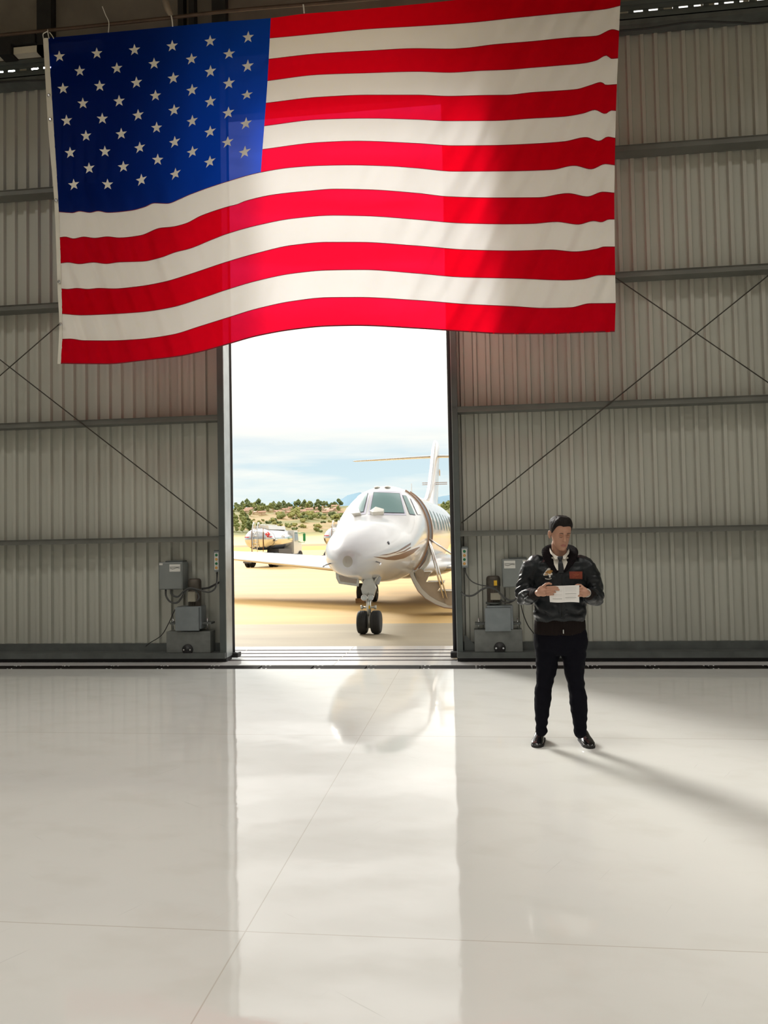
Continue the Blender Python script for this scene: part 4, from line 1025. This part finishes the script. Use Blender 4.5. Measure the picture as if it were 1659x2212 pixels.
ng = MB(); ng.tube([(gx,13.68,.62),(gx,13.60,.48),(gx,13.70,.33)], .02, 8); ng.tube([(gx-.2,13.9,1.1),(gx-.06,13.82,.85)], .025, 8); ng.tube([(gx+.2,13.9,1.1),(gx+.06,13.82,.85)], .025, 8); ng.build('torque_link', M_tansilver, strut)
for px in (786.5, 800.5):
    c = atY(px, 1291, 13.70); m = MB(); m.lathe([(.05,.03),(.04,.052),(-.01,.056),(-.01,.048),(.01,.044)], c, (0,1,0), 24); tl = m.build('taxi_light', M_chrome, strut)
    MB().lathe([(.0,.046),(.012,.024),(.014,.002)], c, (0,1,0), 20).build('lens', pm('lamp_glass',(.6,.65,.68),.08,coat=1), tl)
m = MB(); a = atY(792.5, 1315, 13.735); b = atY(799.5, 1308, 13.735); m.box((a.x,13.72,a.z),(b.x,13.735,b.z)); m.build('placard', M_yellow, strut, label='yellow placard')
def plate(name, pts, Y, dep, mat): MB().prism([atY(x, y, Y) for x, y in pts], (0,dep,0)).build(name, mat, jet)
plate('gear_door', [(724.5,1233),(726,1249),(732,1261),(774,1267),(775.5,1256),(769,1244)], 13.62, .05, M_tansilver)
plate('door_rib', [(731,1243),(735,1256),(769,1261),(771,1250)], 13.605, .02, M_stair)
plate('gear_door', [(797,1229),(797,1261),(818.5,1263),(824,1248),(812,1238)], 13.9, .04, M_jet)
# main gear beyond
for px in (779, 809):
    q = atY(px, 1285, 21.0); wheel(jet, Vector((q.x, 21.0, .25)), .25, .15, 'main_wheel')
q = atY(794, 1285, 21); MB().cyl((q.x,21,.25),(q.x+.1,21,1.0),.06,14).cyl((q.x-.3,21,.25),(q.x+.3,21,.25),.05,12).tube([(q.x-.2,20.9,.9),(q.x,20.9,.35)],.03,8).build('main_gear_strut', M_tansilver, jet)
for px in (1000, 1030):
    q = atY(px, 1285, 21.0); wheel(jet, Vector((q.x, 21.0, .25)), .25, .15, 'main_wheel')
q = atY(1015, 1285, 21); MB().cyl((q.x,21,.25),(q.x-.1,21,1.0),.06,14).build('main_gear_strut', M_tansilver, jet)
m = MB(); a = atY(768, 1302, 20.6); b = atY(787, 1293, 20.6); m.box((a.x,20.6,0),(b.x,20.75,max(.1,b.z))); m.build('wheel_chock', pm('chock_wood',(.32,.18,.08),.7,var=.2), label='brown wheel chock on the ground in front of the rear landing gear', cat='chock')
# ------------------------------------------------------------------ the standing man
M_skin = pm('skin', (.44,.235,.155), .5, var=.06, vscale=30, sub=.08)
M_lip = pm('lips', (.36,.13,.10), .45)
M_hair = pm('hair_dark_brown', (.010,.007,.006), .6, var=.5, vscale=60, vmul=(1,1,.3), bump=.5, bscale=120, spec=.2)
M_brow = pm('eyebrow_brown', (.09,.045,.025), .7)
M_leather = pm('black_leather', (.008,.010,.012), .40, var=.3, vscale=6, bump=.35, bscale=16, spec=.28)
M_knit = pm('ribbed_knit_brown', (.013,.009,.008), .85, bump=.5, bscale=60, vmul=(1,1,.05), spec=.1)
M_fur = pm('collar_pile', (.008,.006,.007), .95, bump=.8, bscale=120, spec=.1)
M_trouser = pm('black_trouser_cloth', (.005,.005,.008), .9, bump=.15, bscale=25, spec=.08)
M_shoe = pm('black_shoe_leather', (.008,.008,.009), .18, coat=.6)
M_sole = pm('shoe_sole', (.006,.005,.005), .6)
M_shirt = pm('white_shirt', (.66,.62,.54), .8, bump=.08, bscale=40)
M_tie = pm('black_tie', (.006,.007,.010), .6)
M_paper = pm('paper_white', (.80,.78,.76), .7)
M_print = pm('faint_print', (.52,.51,.49), .8)
M_patch = pm('patch_red_brown', (.20,.035,.015), .75, var=.15, vscale=60)
M_gold = pm('emblem_gold', (.36,.18,.04), .6, var=.3, vscale=80)
M_white = pm('emblem_white', (.62,.60,.55), .7)

PO = Vector((.62, 6.33, 0)); PA = -radians(5.7)
PM = Matrix.Translation(PO) @ Matrix.Rotation(PA, 4, 'Z'); PI_ = PM.inverted()
def pl(px, py, yl=0.0):
    """pixel -> local (x, yl, z) on the plane at local depth yl"""
    n = PM.to_3x3() @ Vector((0,1,0)); o = PM @ Vector((0,yl,0)); d = ray(px, py)
    return PI_ @ (CAM + d*((o - CAM).dot(n)/d.dot(n)))
man = thing('person', PO, 'man in a black leather flight jacket reading a sheet of paper', 'person')
def fin_mb(mb): mb.v = [PM @ p for p in mb.v]; return mb
def fin_me(me): me.transform(PM); return me
def ring_at(c, rx, ry, n=32, e=1.0, M=None):
    out = []
    for j in range(n):
        a = 2*pi*j/n; p = Vector((rx*math.copysign(abs(cos(a))**e, cos(a)), ry*math.copysign(abs(sin(a))**e, sin(a)), 0))
        out.append(Vector(c) + (M @ p if M else p))
    return out
def limb(mb, pts, rad, n=20):
    """pts with (ra, rb) radii; round ends"""
    pts = [Vector(p) for p in pts]; rad = [r if isinstance(r, tuple) else (r, r) for r in rad]; rings = []; up = None
    for i, p in enumerate(pts):
        t = (pts[min(i+1, len(pts)-1)] - pts[max(i-1, 0)]).normalized()
        if up is None: up = Vector((0,1,0)) if abs(t.y) < .8 else Vector((0,0,1))
        a = (up - t*up.dot(t)).normalized(); up = a; b = t.cross(a)
        mk = lambda q, k: [q + a*(rad[i][1]*k*cos(2*pi*j/n)) + b*(rad[i][0]*k*sin(2*pi*j/n)) for j in range(n)]
        if i == 0: rings += [mk(p - t*rad[i][0]*.8, .35), mk(p - t*rad[i][0]*.45, .8)]
        rings.append(mk(p, 1))
        if i == len(pts)-1: rings += [mk(p + t*rad[i][0]*.45, .8), mk(p + t*rad[i][0]*.8, .35)]
    return mb.loft(rings, 0, True)

# key joints
SHL, SHR = pl(1152,1224,.02), pl(1262,1226,.02)
ELL, ELR = pl(1133,1290,.0), pl(1285,1293,.0)
WRL, WRR = pl(1163,1281,-.285), pl(1268,1281,-.25)
HC = pl(1211,1150,-.03)
HM = Matrix.Translation(HC) @ Matrix.Rotation(radians(20), 4, 'Z') @ Matrix.Rotation(radians(17), 4, 'X') @ Matrix.Rotation(radians(2), 4, 'Y') @ Matrix.Translation((0,-.0,-.128))
HEAD = [(.000,.020,-.078,-.045),(.008,.031,-.090,-.02),(.022,.043,-.094,.0),(.04,.052,-.0925,.03),(.06,.0595,-.091,.055),(.08,.0645,-.090,.07),(.10,.069,-.0895,.083),(.125,.0725,-.0885,.092),(.15,.0755,-.091,.098),(.175,.0765,-.089,.100),(.20,.071,-.078,.091),(.222,.054,-.055,.068),(.236,.030,-.026,.036),(.241,.008,-.004,.012)]
def head_ring(z, w, yf, yb, grow=0.0, n=40):
    cy = lerp(yf, yb, .52); out = []
    for j in range(n):
        a = 2*pi*j/n; c, s = cos(a), sin(a)
        ry = (yb-cy) if s > 0 else (cy-yf)
        out.append(Vector(((w+grow)*math.copysign(abs(c)**.92, c), cy + (ry+grow)*math.copysign(abs(s)**.92, s), z)))
    return out
def head_at(z):
    return [interp([(h[0], h[k]) for h in HEAD], z) for k in (1,2,3)]
body = MB()
def hadd(src): body.add([HM @ p for p in src.v], src.f, 0, True)
h = MB(); h.loft([head_ring(*r) for r in HEAD], 0, True); hadd(h)
h = MB()
h.loft([[Vector((x*w, y, z)) for x, y in ((-1,-.080),(-.55,d-.001),(0,d-.004),(.55,d-.001),(1,-.080))] + [Vector((0,-.06,z))] for z, w, d in ((.136,.008,-.090),(.122,.009,-.096),(.108,.011,-.103),(.096,.015,-.110),(.088,.017,-.113),(.082,.015,-.108),(.079,.012,-.098))], 0, True)
h.ell((0,-.108,.088),(.010,.009,.008)); h.ell((-.012,-.098,.086),(.008,.009,.007)); h.ell((.012,-.098,.086),(.008,.009,.007))      # nose
for s in (-1,1):
    h.ell((s*.030,-.0835,.1215),(.0145,.010,.0085)); h.ell((s*.031,-.086,.143),(.022,.008,.006))
h.ell((0,-.0915,.052),(.022,.0085,.0045)); h.ell((0,-.0905,.044),(.018,.0085,.005)); h.ell((0,-.088,.016),(.020,.012,.014))
for s in (-1,1):
    E = Matrix.Rotation(s*radians(-18), 3, 'Z'); h.ell((s*.083,.018,.108),(.007,.018,.031),E); h.ell((s*.080,.012,.083),(.006,.010,.012),E); h.ell((s*.0865,.028,.112),(.006,.010,.024),E)
hadd(h)
nb = HM @ Vector((0,.02,.035))
limb(body, [nb, lerp(nb, Vector((pl(1209,1200,.03))), .6), pl(1208,1215,.035)], [.055,.058,.066])
# trunk, arms and legs under the clothes
tx = lambda px, py, y=0.0: pl(px, py, y)
for_torso = [(1212,1212,.17,.085),(1211,1240,.185,.105),(1210,1290,.165,.10),(1210,1340,.165,.10),(1211,1375,.18,.105),(1211,1400,.17,.10)]
body.loft([ring_at(pl(a,b,.02), rx, ry) for a, b, rx, ry in for_torso], 0, True)
limb(body, [SHL, lerp(SHL,ELL,.5), ELL], [.055,.05,.042]); limb(body, [ELL, lerp(ELL,WRL,.4), WRL], [.042,.042,.030])
limb(body, [SHR, lerp(SHR,ELR,.5), ELR], [.055,.05,.042]); limb(body, [ELR, lerp(ELR,WRR,.4), WRR], [.042,.042,.030])
LEGL = [((1186,1395),.088,.10),((1181,1432),.075,.085),((1177,1466),.060,.068),((1173.5,1486),.055,.060),((1172,1512),.058,.066),((1170,1545),.045,.052),((1169.5,1577),.038,.042)]
LEGR = [((1236,1395),.088,.10),((1240,1432),.075,.085),((1243,1466),.060,.068),((1246,1489),.055,.060),((1249.5,1518),.060,.068),((1252.5,1550),.047,.054),((1254,1579),.040,.044)]
for LG in (LEGL, LEGR): limb(body, [pl(*p, .02) for p, a, b in LG] , [(a*.86, b*.86) for p, a, b in LG])
# hands -------------------------------------------------------------
def finger(root, pts, r=.0088):
    P = [Vector(root)] + [Vector(root) + Vector(q) for q in pts]; rr = [r*1.02, r, r*.93, r*.82][:len(P)]
    limb(body, P, rr, 12)
PLc = pl(1173,1277,-.352); R3 = Matrix.Rotation(radians(8), 3, 'Y') @ Matrix.Rotation(radians(12), 3, 'Z')
body.ell(PLc, (.046,.019,.041), R3); limb(body, [WRL, lerp(WRL, PLc, .6), PLc], [(.030,.024),(.034,.022),(.036,.018)])
for k, (dz, L, cur) in enumerate(((.029,1.0,.1),(.010,1.08,.12),(-.009,.80,.5),(-.027,.62,.7))):
    rt = PLc + Vector((.030,-.012,dz)); s = .030*L
    finger(rt, [(s,-.012,.002), (s*2.0,-.012+.010*cur,.0+.003), (s*2.75 - s*cur*.5,-.008+.035*cur,.0)], .0093 - .0006*(k == 3))
finger(PLc + Vector((.0,-.006,.036)), [(.024,-.004,.018),(.046,.006,.022),(.062,.012,.016)], .0098)
PRc = pl(1261,1279,-.32); R3 = Matrix.Rotation(radians(-6), 3, 'Y') @ Matrix.Rotation(radians(-20), 3, 'Z')
body.ell(PRc, (.036,.020,.040), R3); limb(body, [WRR, lerp(WRR, PRc, .6), PRc], [(.030,.024),(.033,.022),(.034,.018)])
for k, (dz, L, cur) in enumerate(((.030,1.0,.2),(.011,1.06,.2),(-.008,.98,.3),(-.026,.8,.4))):
    rt = PRc + Vector((-.016,-.014,dz)); s = .026*L
    finger(rt, [(-s*.9,-.002,.0), (-s*1.8,.012,.0), (-s*2.3,.028,-.001)], .0090 - .0006*(k == 3))
finger(PRc + Vector((-.002,-.004,.034)), [(-.020,.006,.018),(-.042,.014,.020),(-.056,.016,.014)], .0098)
bme = voxel(body, .0036, 3)
HI = HM.inverted()
for v in bme.vertices:                       # eye sockets and mouth line
    q = HI @ v.co
    if q.y < -.05 and .02 < q.z < .16:
        d = 0
        for s in (-1,1): d += .0065*exp(-((q.x - s*.027)/.013)**2 - ((q.z-.1305)/.0065)**2) + .003*exp(-((q.x - s*.016)/.006)**2 - ((q.z-.124)/.008)**2)
        d += .003*exp(-(q.x/.020)**2 - ((q.z-.048)/.0022)**2) + .002*exp(-(q.x/.02)**2 - ((q.z-.032)/.006)**2)
        if d > 1e-5: q.y += d; v.co = HM @ q
setmats(bme, [M_skin, M_lip], lambda c: 1 if ((lambda q: abs(q.x) < .023 and q.y < -.085 and ((q.x/.0235)**2 + ((q.z-.048)/.0085)**2) < 1)(HI @ c)) else 0)
fin_me(bme); bodyo = link('body', bme, man)
# hair, brows, lashes
def hair():
    m = MB(); n = 56; rows = []
    for i in range(15):
        t = i/14; row = []
        for j in range(n):
            a = 2*pi*j/n; s = sin(a)              # s=-1 front, +1 back
            zl = interp([(-1,.198),(-.86,.203),(-.68,.190),(-.5,.165),(-.3,.140),(-.12,.122),(.1,.120),(.35,.075),(.65,.052),(1,.048)], s)
            z = lerp(zl, .238, t**.8)
            w, yf, yb = head_at(min(z,.2405)); g = interp([(0,.0015),(.10,.006),(.45,.012),(1,.022)], t)
            if s < -.3: g += .012*sstep(-.3,-.9,s)*sstep(0,.5,t)*(1.0+.3*cos(a*3))
            cy = lerp(yf, yb, .52); c = cos(a); ry = (yb-cy) if s > 0 else (cy-yf)
            p = Vector(((w+g)*math.copysign(abs(c)**.92,c), cy+(ry+g)*math.copysign(abs(s)**.92,s), z + g*.8*t))
            p += Vector((1,1,1))*.003*noise.noise(Vector((a*6, t*3, 2.0)))
            row.append(HM @ p)
        rows.append(row)
    m.loft(rows, 0, True); return m
hm = hair(); fin_mb(hm); ho = hm.build('hair', M_hair, man)
m = MB()
for s in (-1,1):
    pts = [(s*.014,-.0975,.1425),(s*.024,-.0975,.1465),(s*.036,-.0945,.1475),(s*.047,-.086,.143)]
    m.tube([HM @ Vector(p) for p in bez(pts,4)], [.0022,.0032,.0036,.0038,.0038,.0038,.0038,.0038,.0036,.0032,.0028,.0022,.0016], 8)
fin_mb(m).build('eyebrows', M_brow, man)
m = MB()
for s in (-1,1):
    pts = [(s*.017,-.0925,.1165),(s*.024,-.0955,.1150),(s*.032,-.0955,.1148),(s*.041,-.0905,.1165)]
    m.tube([HM @ Vector(p) for p in bez(pts,4)], .0013, 6)
fin_mb(m).build('eyelashes', M_brow, man)
# trousers ----------------------------------------------------------
tr = MB()
tr.loft([ring_at(pl(a,b,.02), rx, ry, 32) for a, b, rx, ry in ((1210,1350,.19,.125),(1210.5,1368,.206,.13),(1211,1385,.213,.135),(1211,1402,.205,.128),(1211,1412,.17,.10))], 0, True)
def leg(LG, gy):
    limb(tr, [pl(p[0], p[1], .02) for p, a, b in LG], [(a,b) for p, a, b in LG], 28)
TL_ = [((1184,1392),.106,.118),((1181.5,1432),.088,.10),((1177.5,1465),.071,.084),((1173.8,1486),.0635,.074),((1172,1512),.067,.080),((1170.5,1545),.055,.066),((1169.5,1568),.044,.058),((1169.5,1580),.047,.062)]
TR_ = [((1238,1392),.106,.118),((1240,1432),.088,.10),((1242,1465),.070,.084),((1246,1488),.0635,.074),((1249.8,1519),.072,.084),((1252,1550),.058,.068),((1253,1572),.050,.060),((1253.5,1583),.050,.064)]
leg(TL_, 0); leg(TR_, 0)
tme = voxel(tr, .008, 4)
for v in tme.vertices:
    q = v.co; n = v.normal
    w = .0055*noise.noise(Vector((q.x*9, q.y*9, q.z*22))) + .004*noise.noise(Vector((q.x*20+q.z*8, q.y*18, q.z*30)))
    w += .003*sin(q.z*95 + q.x*30)*exp(-((q.z-.16)/.09)**2) + .003*sin(q.z*70 + q.x*25)*exp(-((q.z-.50)/.08)**2)
    v.co = q + n*w
setmats(tme, [M_trouser]); fin_me(tme); trousers = link('trousers', tme, man)
# jacket ------------------------------------------------------------
jk = MB()
TOR = [(1209,1346,.178,.118,.02),(1209,1338,.196,.130,.015),(1209.5,1326,.203,.138,.01),(1209,1300,.205,.14,.01),(1208.5,1270,.208,.142,.008),(1208.5,1245,.212,.142,.008),(1208.5,1228,.212,.134,.012),(1208.5,1214,.195,.115,.02),(1208.5,1206,.155,.09,.03),(1208.5,1201,.10,.06,.045)]
jk.loft([ring_at(pl(a,b,y), rx, ry, 36, .9) for a, b, rx, ry, y in TOR], 0, True)
limb(jk, [pl(1163,1217,.02), pl(1150,1226,.02), pl(1140,1250,.025), pl(1134,1276,.02), ELL + Vector((0,.0,0))], [(.078,.082),(.080,.088),(.076,.084),(.072,.080),(.068,.072)], 24)
limb(jk, [ELL + Vector((0,0,.004)), lerp(ELL,WRL,.35), lerp(ELL,WRL,.62)], [.070,(.063,.066),(.052,.055)], 24)
limb(jk, [pl(1253,1218,.02), pl(1267,1228,.02), pl(1277,1252,.025), pl(1283,1278,.02), ELR], [(.078,.082),(.080,.088),(.076,.084),(.072,.080),(.066,.070)], 24)
limb(jk, [ELR + Vector((0,0,.004)), lerp(ELR,WRR,.35), lerp(ELR,WRR,.68)], [.068,(.062,.065),(.052,.055)], 24)
jme = voxel(jk, .0075, 4)
for v in jme.vertices:
    q = v.co; n = v.normal
    arm = sstep(.16,.24,abs(q.x))
    w = .009*noise.noise(Vector((q.x*10, q.y*10, q.z*16))) + .006*noise.noise(Vector((q.x*22+q.z*10, q.y*20, q.z*30)))
    w += arm*(.010*sin(q.z*80 + q.y*55 + 5*noise.noise(q*7)))*exp(-((q.z-1.20)/.12)**2)
    w += (1-arm)*(.008*sin(q.z*75 + 4*noise.noise(q*8)))*exp(-((q.z-1.06)/.07)**2)
    v.co = q + n*w
setmats(jme, [M_leather]); fin_me(jme); jacket = link('jacket', jme, man)
JW = [(PM.inverted() @ v.co) for v in jme.vertices]
JBV = BVHTree.FromPolygons([tuple(v) for v in JW], [tuple(p.vertices) for p in jme.polygons])
def onj(px, py, off=.004):
    o = PI_ @ CAM; d = ((PI_ @ (CAM + ray(px, py))) - o).normalized(); hit = JBV.ray_cast(o, d)
    p = hit[0] if hit[0] is not None else pl(px, py, -.13)
    return p - d*off
def jpatch(rows_px, off, mb, mi=0):
    mb.loft([[onj(x, y, off) for x, y in r] for r in rows_px], mi, True, False, False); return mb
def gridq(q, n=8):
    (a,b,c,d) = q; return [[(lerp(lerp(a[0],b[0],u/n), lerp(d[0],c[0],u/n), v/n), lerp(lerp(a[1],b[1],u/n), lerp(d[1],c[1],u/n), v/n)) for u in range(n+1)] for v in range(n+1)]
# rib-knit waistband and cuffs
wbm = MB(); rows = []
for px, py, rx, ry in ((1209,1369,.196,.128),(1209,1364,.200,.131),(1209,1350,.199,.130),(1209,1340,.196,.130),(1209,1335,.186,.122)):
    c = pl(px, py, .015); rows.append([p + (p-c).normalized()*.0012*cos(j*pi) for j, p in enumerate(ring_at(c, rx, ry, 120))])
wbm.loft(rows, 0, True); fin_mb(wbm).build('waistband', M_knit, man)
for (E_, W_, a0) in ((ELL, WRL, .58), (ELR, WRR, .64)):
    m = MB(); limb(m, [lerp(E_,W_,a0), lerp(E_,W_,a0+.15), lerp(E_,W_,.96)], [.049,.044,.036], 40); fin_mb(m).build('cuff', M_knit, man)
# front placket, zip and pocket seams
m = MB(); jpatch(gridq(((1205,1236),(1219.5,1234),(1221,1336),(1208,1336)), 10), .005, m); pk = fin_mb(m).build('placket', M_leather, man)
m = MB(); m.tube([onj(1213.5, y, .010) for y in range(1238, 1336, 6)], .003, 6); zp = fin_mb(m); zp.build('zipper', pm('zipper_dark',(.03,.03,.03),.35,.8), pk)
m = MB(); c = pl(1217,1364,-.125); m.bbox(c + Vector((-.004,-.012,-.016)), c + Vector((.004,.0,.014)), .002); fin_mb(m).build('zip_pull', M_tansilver, pk)
# shirt front, collar and tie
sh = MB(); rows = []
for y, xl, xr in ((1203,1192,1227),(1208,1193,1226),(1214,1197.5,1223),(1224,1202,1219),(1232,1206.5,1215)):
    rows.append([onj(lerp(xl-3,xr+3,k/8), max(y, 1203), .0) + Vector((0,-.011,0)) if y > 1203 else pl(lerp(xl,xr,k/8), y, -.055 - .03*sstep(1184,1204,y) - .012*sin(pi*k/8)) for k in range(9)])
sh.loft(rows, 0, True, False, False); shirt = fin_mb(sh).build('shirt', M_shirt, man)
cl = MB()
nk = [pl(1188,1181,.055), pl(1188.5,1186,.0), pl(1195,1196,-.06), pl(1208.5,1206.5,-.105)]
nk2 = [pl(1229,1182,.055), pl(1228.5,1187,.0), pl(1222,1197,-.06), pl(1211.5,1206.5,-.105)]
nt_ = pl(1209.5,1205.5,-.112)
for base, sgn, mid, tip in ((nk, -1, pl(1192.5,1199,-.085), pl(1199.5,1208.5,-.118)), (nk2, 1, pl(1226,1199.5,-.085), pl(1220.5,1208,-.118))):
    top = bez(base[:3] + [nt_], 8); low = bez([base[0]+Vector((0,.004,-.03)), base[1]+Vector((sgn*.004,-.006,-.030)), mid, tip], 6) + [lerp(tip, nt_, i/6) for i in range(1,7)]
    low = low[:len(top)]
    cl.loft([top, [lerp(a,b,.5)+Vector((sgn*.003,-.005,0)) for a,b in zip(top,low)], low], 0, True, False, False)
    cl.loft([[p+Vector((-sgn*.003,.004,0)) for p in top], [p+Vector((-sgn*.003,.004,0)) for p in low]], 0, True, False, False)
bk = bez([nk[0], pl(1200,1178,.10), pl(1218,1178,.10), nk2[0]], 6); cl.loft([bk, [p+Vector((0,.01,-.05)) for p in bk]], 0, True, False, False)
fin_mb(cl).build('shirt_collar', M_shirt, shirt)
te = MB(); k0 = pl(1210,1202,-.118)
def tring(px, py, y, w, d=.009): c = pl(px, py, y); return [c + Vector((w*cos(2*pi*j/16), d*sin(2*pi*j/16), 0)) for j in range(16)]
te.loft([tring(1210,1201.5,-.118,.022), tring(1210,1205,-.128,.021,.012), tring(1210,1210,-.130,.013,.012), tring(1210.3,1212,-.132,.011,.008)], 0, True)
yj = onj(1211,1232,.010).y
te.loft([tring(1210.3,1211,-.132,.012,.006), tring(1211,1219,lerp(-.132,yj,.5)-.004,.019,.006), tring(1212,1230,yj-.004,.022,.006), tring(1212.3,1238,yj,.020,.006)], 0, True)
fin_mb(te).build('tie', M_tie, man)
# pile collar: two fronts joined round the neck
fc = MB()
pathL = [pl(1208,1180,.115), pl(1191,1181,.085), pl(1182,1188,.02), pl(1183,1202,-.06), onj(1191,1218,.006), onj(1203,1237,.006)]
pathR = [pl(1208,1180,.115), pl(1226,1181,.085), pl(1236,1188,.02), pl(1236.5,1202,-.06), onj(1229,1218,.006), onj(1217,1236,.006)]
for path, sgn in ((pathL,-1),(pathR,1)):
    B_ = bez(path, 8); rings = []
    for i, p in enumerate(B_):
        t = (B_[min(i+1,len(B_)-1)] - B_[max(i-1,0)]).normalized(); u = i/(len(B_)-1)
        out = Vector((sgn*1.0, .15 - .6*u, .25)); out = (out - t*out.dot(t)).normalized(); nn = t.cross(out)
        w = interp([(0,.024),(.3,.032),(.55,.044),(.8,.038),(1,.012)], u); d = interp([(0,.014),(.5,.013),(1,.007)], u)
        rings.append([p + out*(w*cos(2*pi*j/18)) + nn*(d*sin(2*pi*j/18)) + Vector((0,0,.002*noise.noise(p*90))) for j in range(18)])
    fc.loft(rings, 0, True)
fin_mb(fc).build('pile_collar', M_fur, jacket)
# chest patches
m = MB(); jpatch(gridq(((1229.5,1234.5),(1258,1234.5),(1258,1251),(1230.5,1250)), 10), .006, m)
pr = fin_mb(m).build('name_patch', M_patch, jacket, label='red brown name patch')
m = MB()
for (x0, x1, y) in ((1239,1251,1240),(1241,1249,1243),(1244,1256,1247.5)): jpatch([[(lerp(x0,x1,k/6), y+dy + .5*sin(k*1.7)) for k in range(7)] for dy in (0,.9)], .0075, m)
fin_mb(m).build('stitched_lines', pm('dull_gold_thread',(.30,.09,.03),.6), pr)
# winged numeral-four emblem
m = MB(); jpatch(gridq(((1184,1227),(1188.5,1227),(1179,1239.5),(1174,1240)), 6), .006, m, 1)
jpatch(gridq(((1173.5,1239.5),(1193,1237.5),(1193,1242),(1174,1243.5)), 6), .0062, m, 1); jpatch(gridq(((1185.5,1227),(1189,1227),(1189.5,1247.5),(1186,1247.5)), 8), .0064, m, 1)
jpatch(gridq(((1180,1236.5),(1188,1230.5),(1195,1233),(1188,1240.5)), 6), .0075, m, 0); jpatch(gridq(((1177,1237.5),(1183,1231.5),(1185,1233),(1179,1239)), 4), .0078, m, 0)
jpatch(gridq(((1176,1240.5),(1184,1239),(1184,1241.5),(1176.5,1242.6)), 4), .0078, m, 0)
jpatch([[(1177.5+k*1.75, 1249+dy + 1.3*sin(pi*k/8)) for k in range(9)] for dy in (0,1.4)], .0065, m, 1)
fin_mb(m).build('chest_emblem', [M_gold, M_white], jacket, label='gold and white numeral four emblem')
# shoes
def shoe(heel_px, toe_px, zadd, name):
    hp = atZ(*heel_px, 0.0); tp = atZ(*toe_px, 0.0); hl = PI_ @ hp; tl = PI_ @ tp; hl.z = tl.z = 0
    d = (tl-hl).normalized(); e = Vector((-d.y, d.x, 0)); L = .29; h0 = tl - d*L
    F = [(0,.026,.055,.0),(.02,.034,.085,.0),(.07,.037,.105,.0),(.10,.038,.100,.0),(.14,.040,.078,.0),(.19,.047,.060,.0),(.235,.046,.047,.0),(.27,.034,.036,.0),(.288,.015,.024,.0)]
    m = MB(); rings = []
    for s, w, zt, k in F:
        c = h0 + d*s; rings.append([c + e*(w*math.copysign(abs(cos(2*pi*j/24))**.8, cos(2*pi*j/24))) + Vector((0,0, .012 + (zt-.012)*.5*(1+math.copysign(abs(sin(2*pi*j/24))**.8, sin(2*pi*j/24))))) for j in range(24)])
    m.loft(rings, 0, True); so_ = fin_mb(m).build(name, M_shoe, man)
    m = MB(); m.loft([[h0 + d*s + e*(w*1.05*a) + Vector((0,0,z)) for a, z in ((-1,.0),(1,.0),(1,.016),(-1,.016))] for s, w, zt, k in F], 0, False); fin_mb(m).build('sole', M_sole, so_)
    m = MB()
    for i in range(4):
        s = .135 + .018*i; c = h0 + d*s; zt = interp([(q[0], q[2]) for q in F], s); m.tube([c - e*.018 + Vector((0,0,zt-.004)), c + Vector((0,0,zt+.003)), c + e*.018 + Vector((0,0,zt-.004))], .0025, 6)
    fin_mb(m).build('laces', M_sole, so_)
shoe((1174,1590), (1158,1616), 0, 'shoe'); shoe((1248,1590), (1277,1618), 0, 'shoe')
m = MB(); c = lerp(WRR, PRc, .1); ax = (PRc - WRR).normalized(); m.lathe([(-.004,.030),(-.004,.033),(.004,.033),(.004,.030)], c, ax, 28); fin_mb(m).build('wristwatch', M_tansilver, man)

# sheet of paper in his hands
def paper():
    a, b, c, d = (1185,1266.2), (1251.3,1264), (1251.3,1301.5), (1188,1300.5); n = 14; mb = MB(); rows = []
    for v in range(n+1):
        row = []
        for u in range(n+1):
            x = lerp(lerp(a[0],b[0],u/n), lerp(d[0],c[0],u/n), v/n); y = lerp(lerp(a[1],b[1],u/n), lerp(d[1],c[1],u/n), v/n)
            y += .8*sin(pi*u/n*2.0)*(v/n)
            row.append(pl(x, y, lerp(-.372,-.315,v/n) - .008*sin(pi*u/n)))
        rows.append(row)
    return rows
pr_ = paper(); m = MB(); m.loft(pr_, 0, True, False, False); m.loft([[p+Vector((0,.0012,0)) for p in r] for r in pr_], 0, True, False, False)
po = pl(1218,1283,-.345); sheet = thing('paper_sheet', PM @ po, 'white sheet of paper held in both hands of the standing man', 'paper')
fin_mb(m).build('sheet', M_paper, sheet)
def pp_(u, v):
    n = 14; x = min(u*n, n-.001); y = min(v*n, n-.001); i, j = int(x), int(y); f, g = x-i, y-j
    return lerp(lerp(pr_[j][i], pr_[j][i+1], f), lerp(pr_[j+1][i], pr_[j+1][i+1], f), g) + Vector((0,-.0012,0))
m = MB()
for (u0, u1, v0, th) in ((.18,.44,.26,.012),(.2,.44,.33,.012),(.12,.44,.52,.012),(.1,.44,.60,.012),(.1,.42,.76,.05),(.53,.90,.10,.012),(.53,.90,.18,.012),(.53,.88,.26,.012),(.53,.90,.34,.012),(.53,.9,.47,.05),(.53,.9,.60,.012),(.53,.9,.70,.05),(.55,.85,.80,.012),(.485,.49,.08,.8)):
    m.loft([[pp_(lerp(u0,u1,k/8), v0+dv) for k in range(9)] for dv in (0, th)], 0, True, False, False)
fin_mb(m).build('printed_lines', M_print, sheet)
# ------------------------------------------------------------------ housings made up for the added fill lamps, out of view
M_fill_lamp = pm('fill_lamp_housing', (.5,.5,.48), .5)
for (x, y) in FILL_LAMPS:
    MB().box((x-1.25,y-.65,10.30),(x+1.25,y+.65,10.38)).cyl((x,y,10.38),(x,y,10.6),.03,8).build('fill_lamp_housing', M_fill_lamp, bpy.data.objects['ceiling'])
bpy.context.view_layer.update()
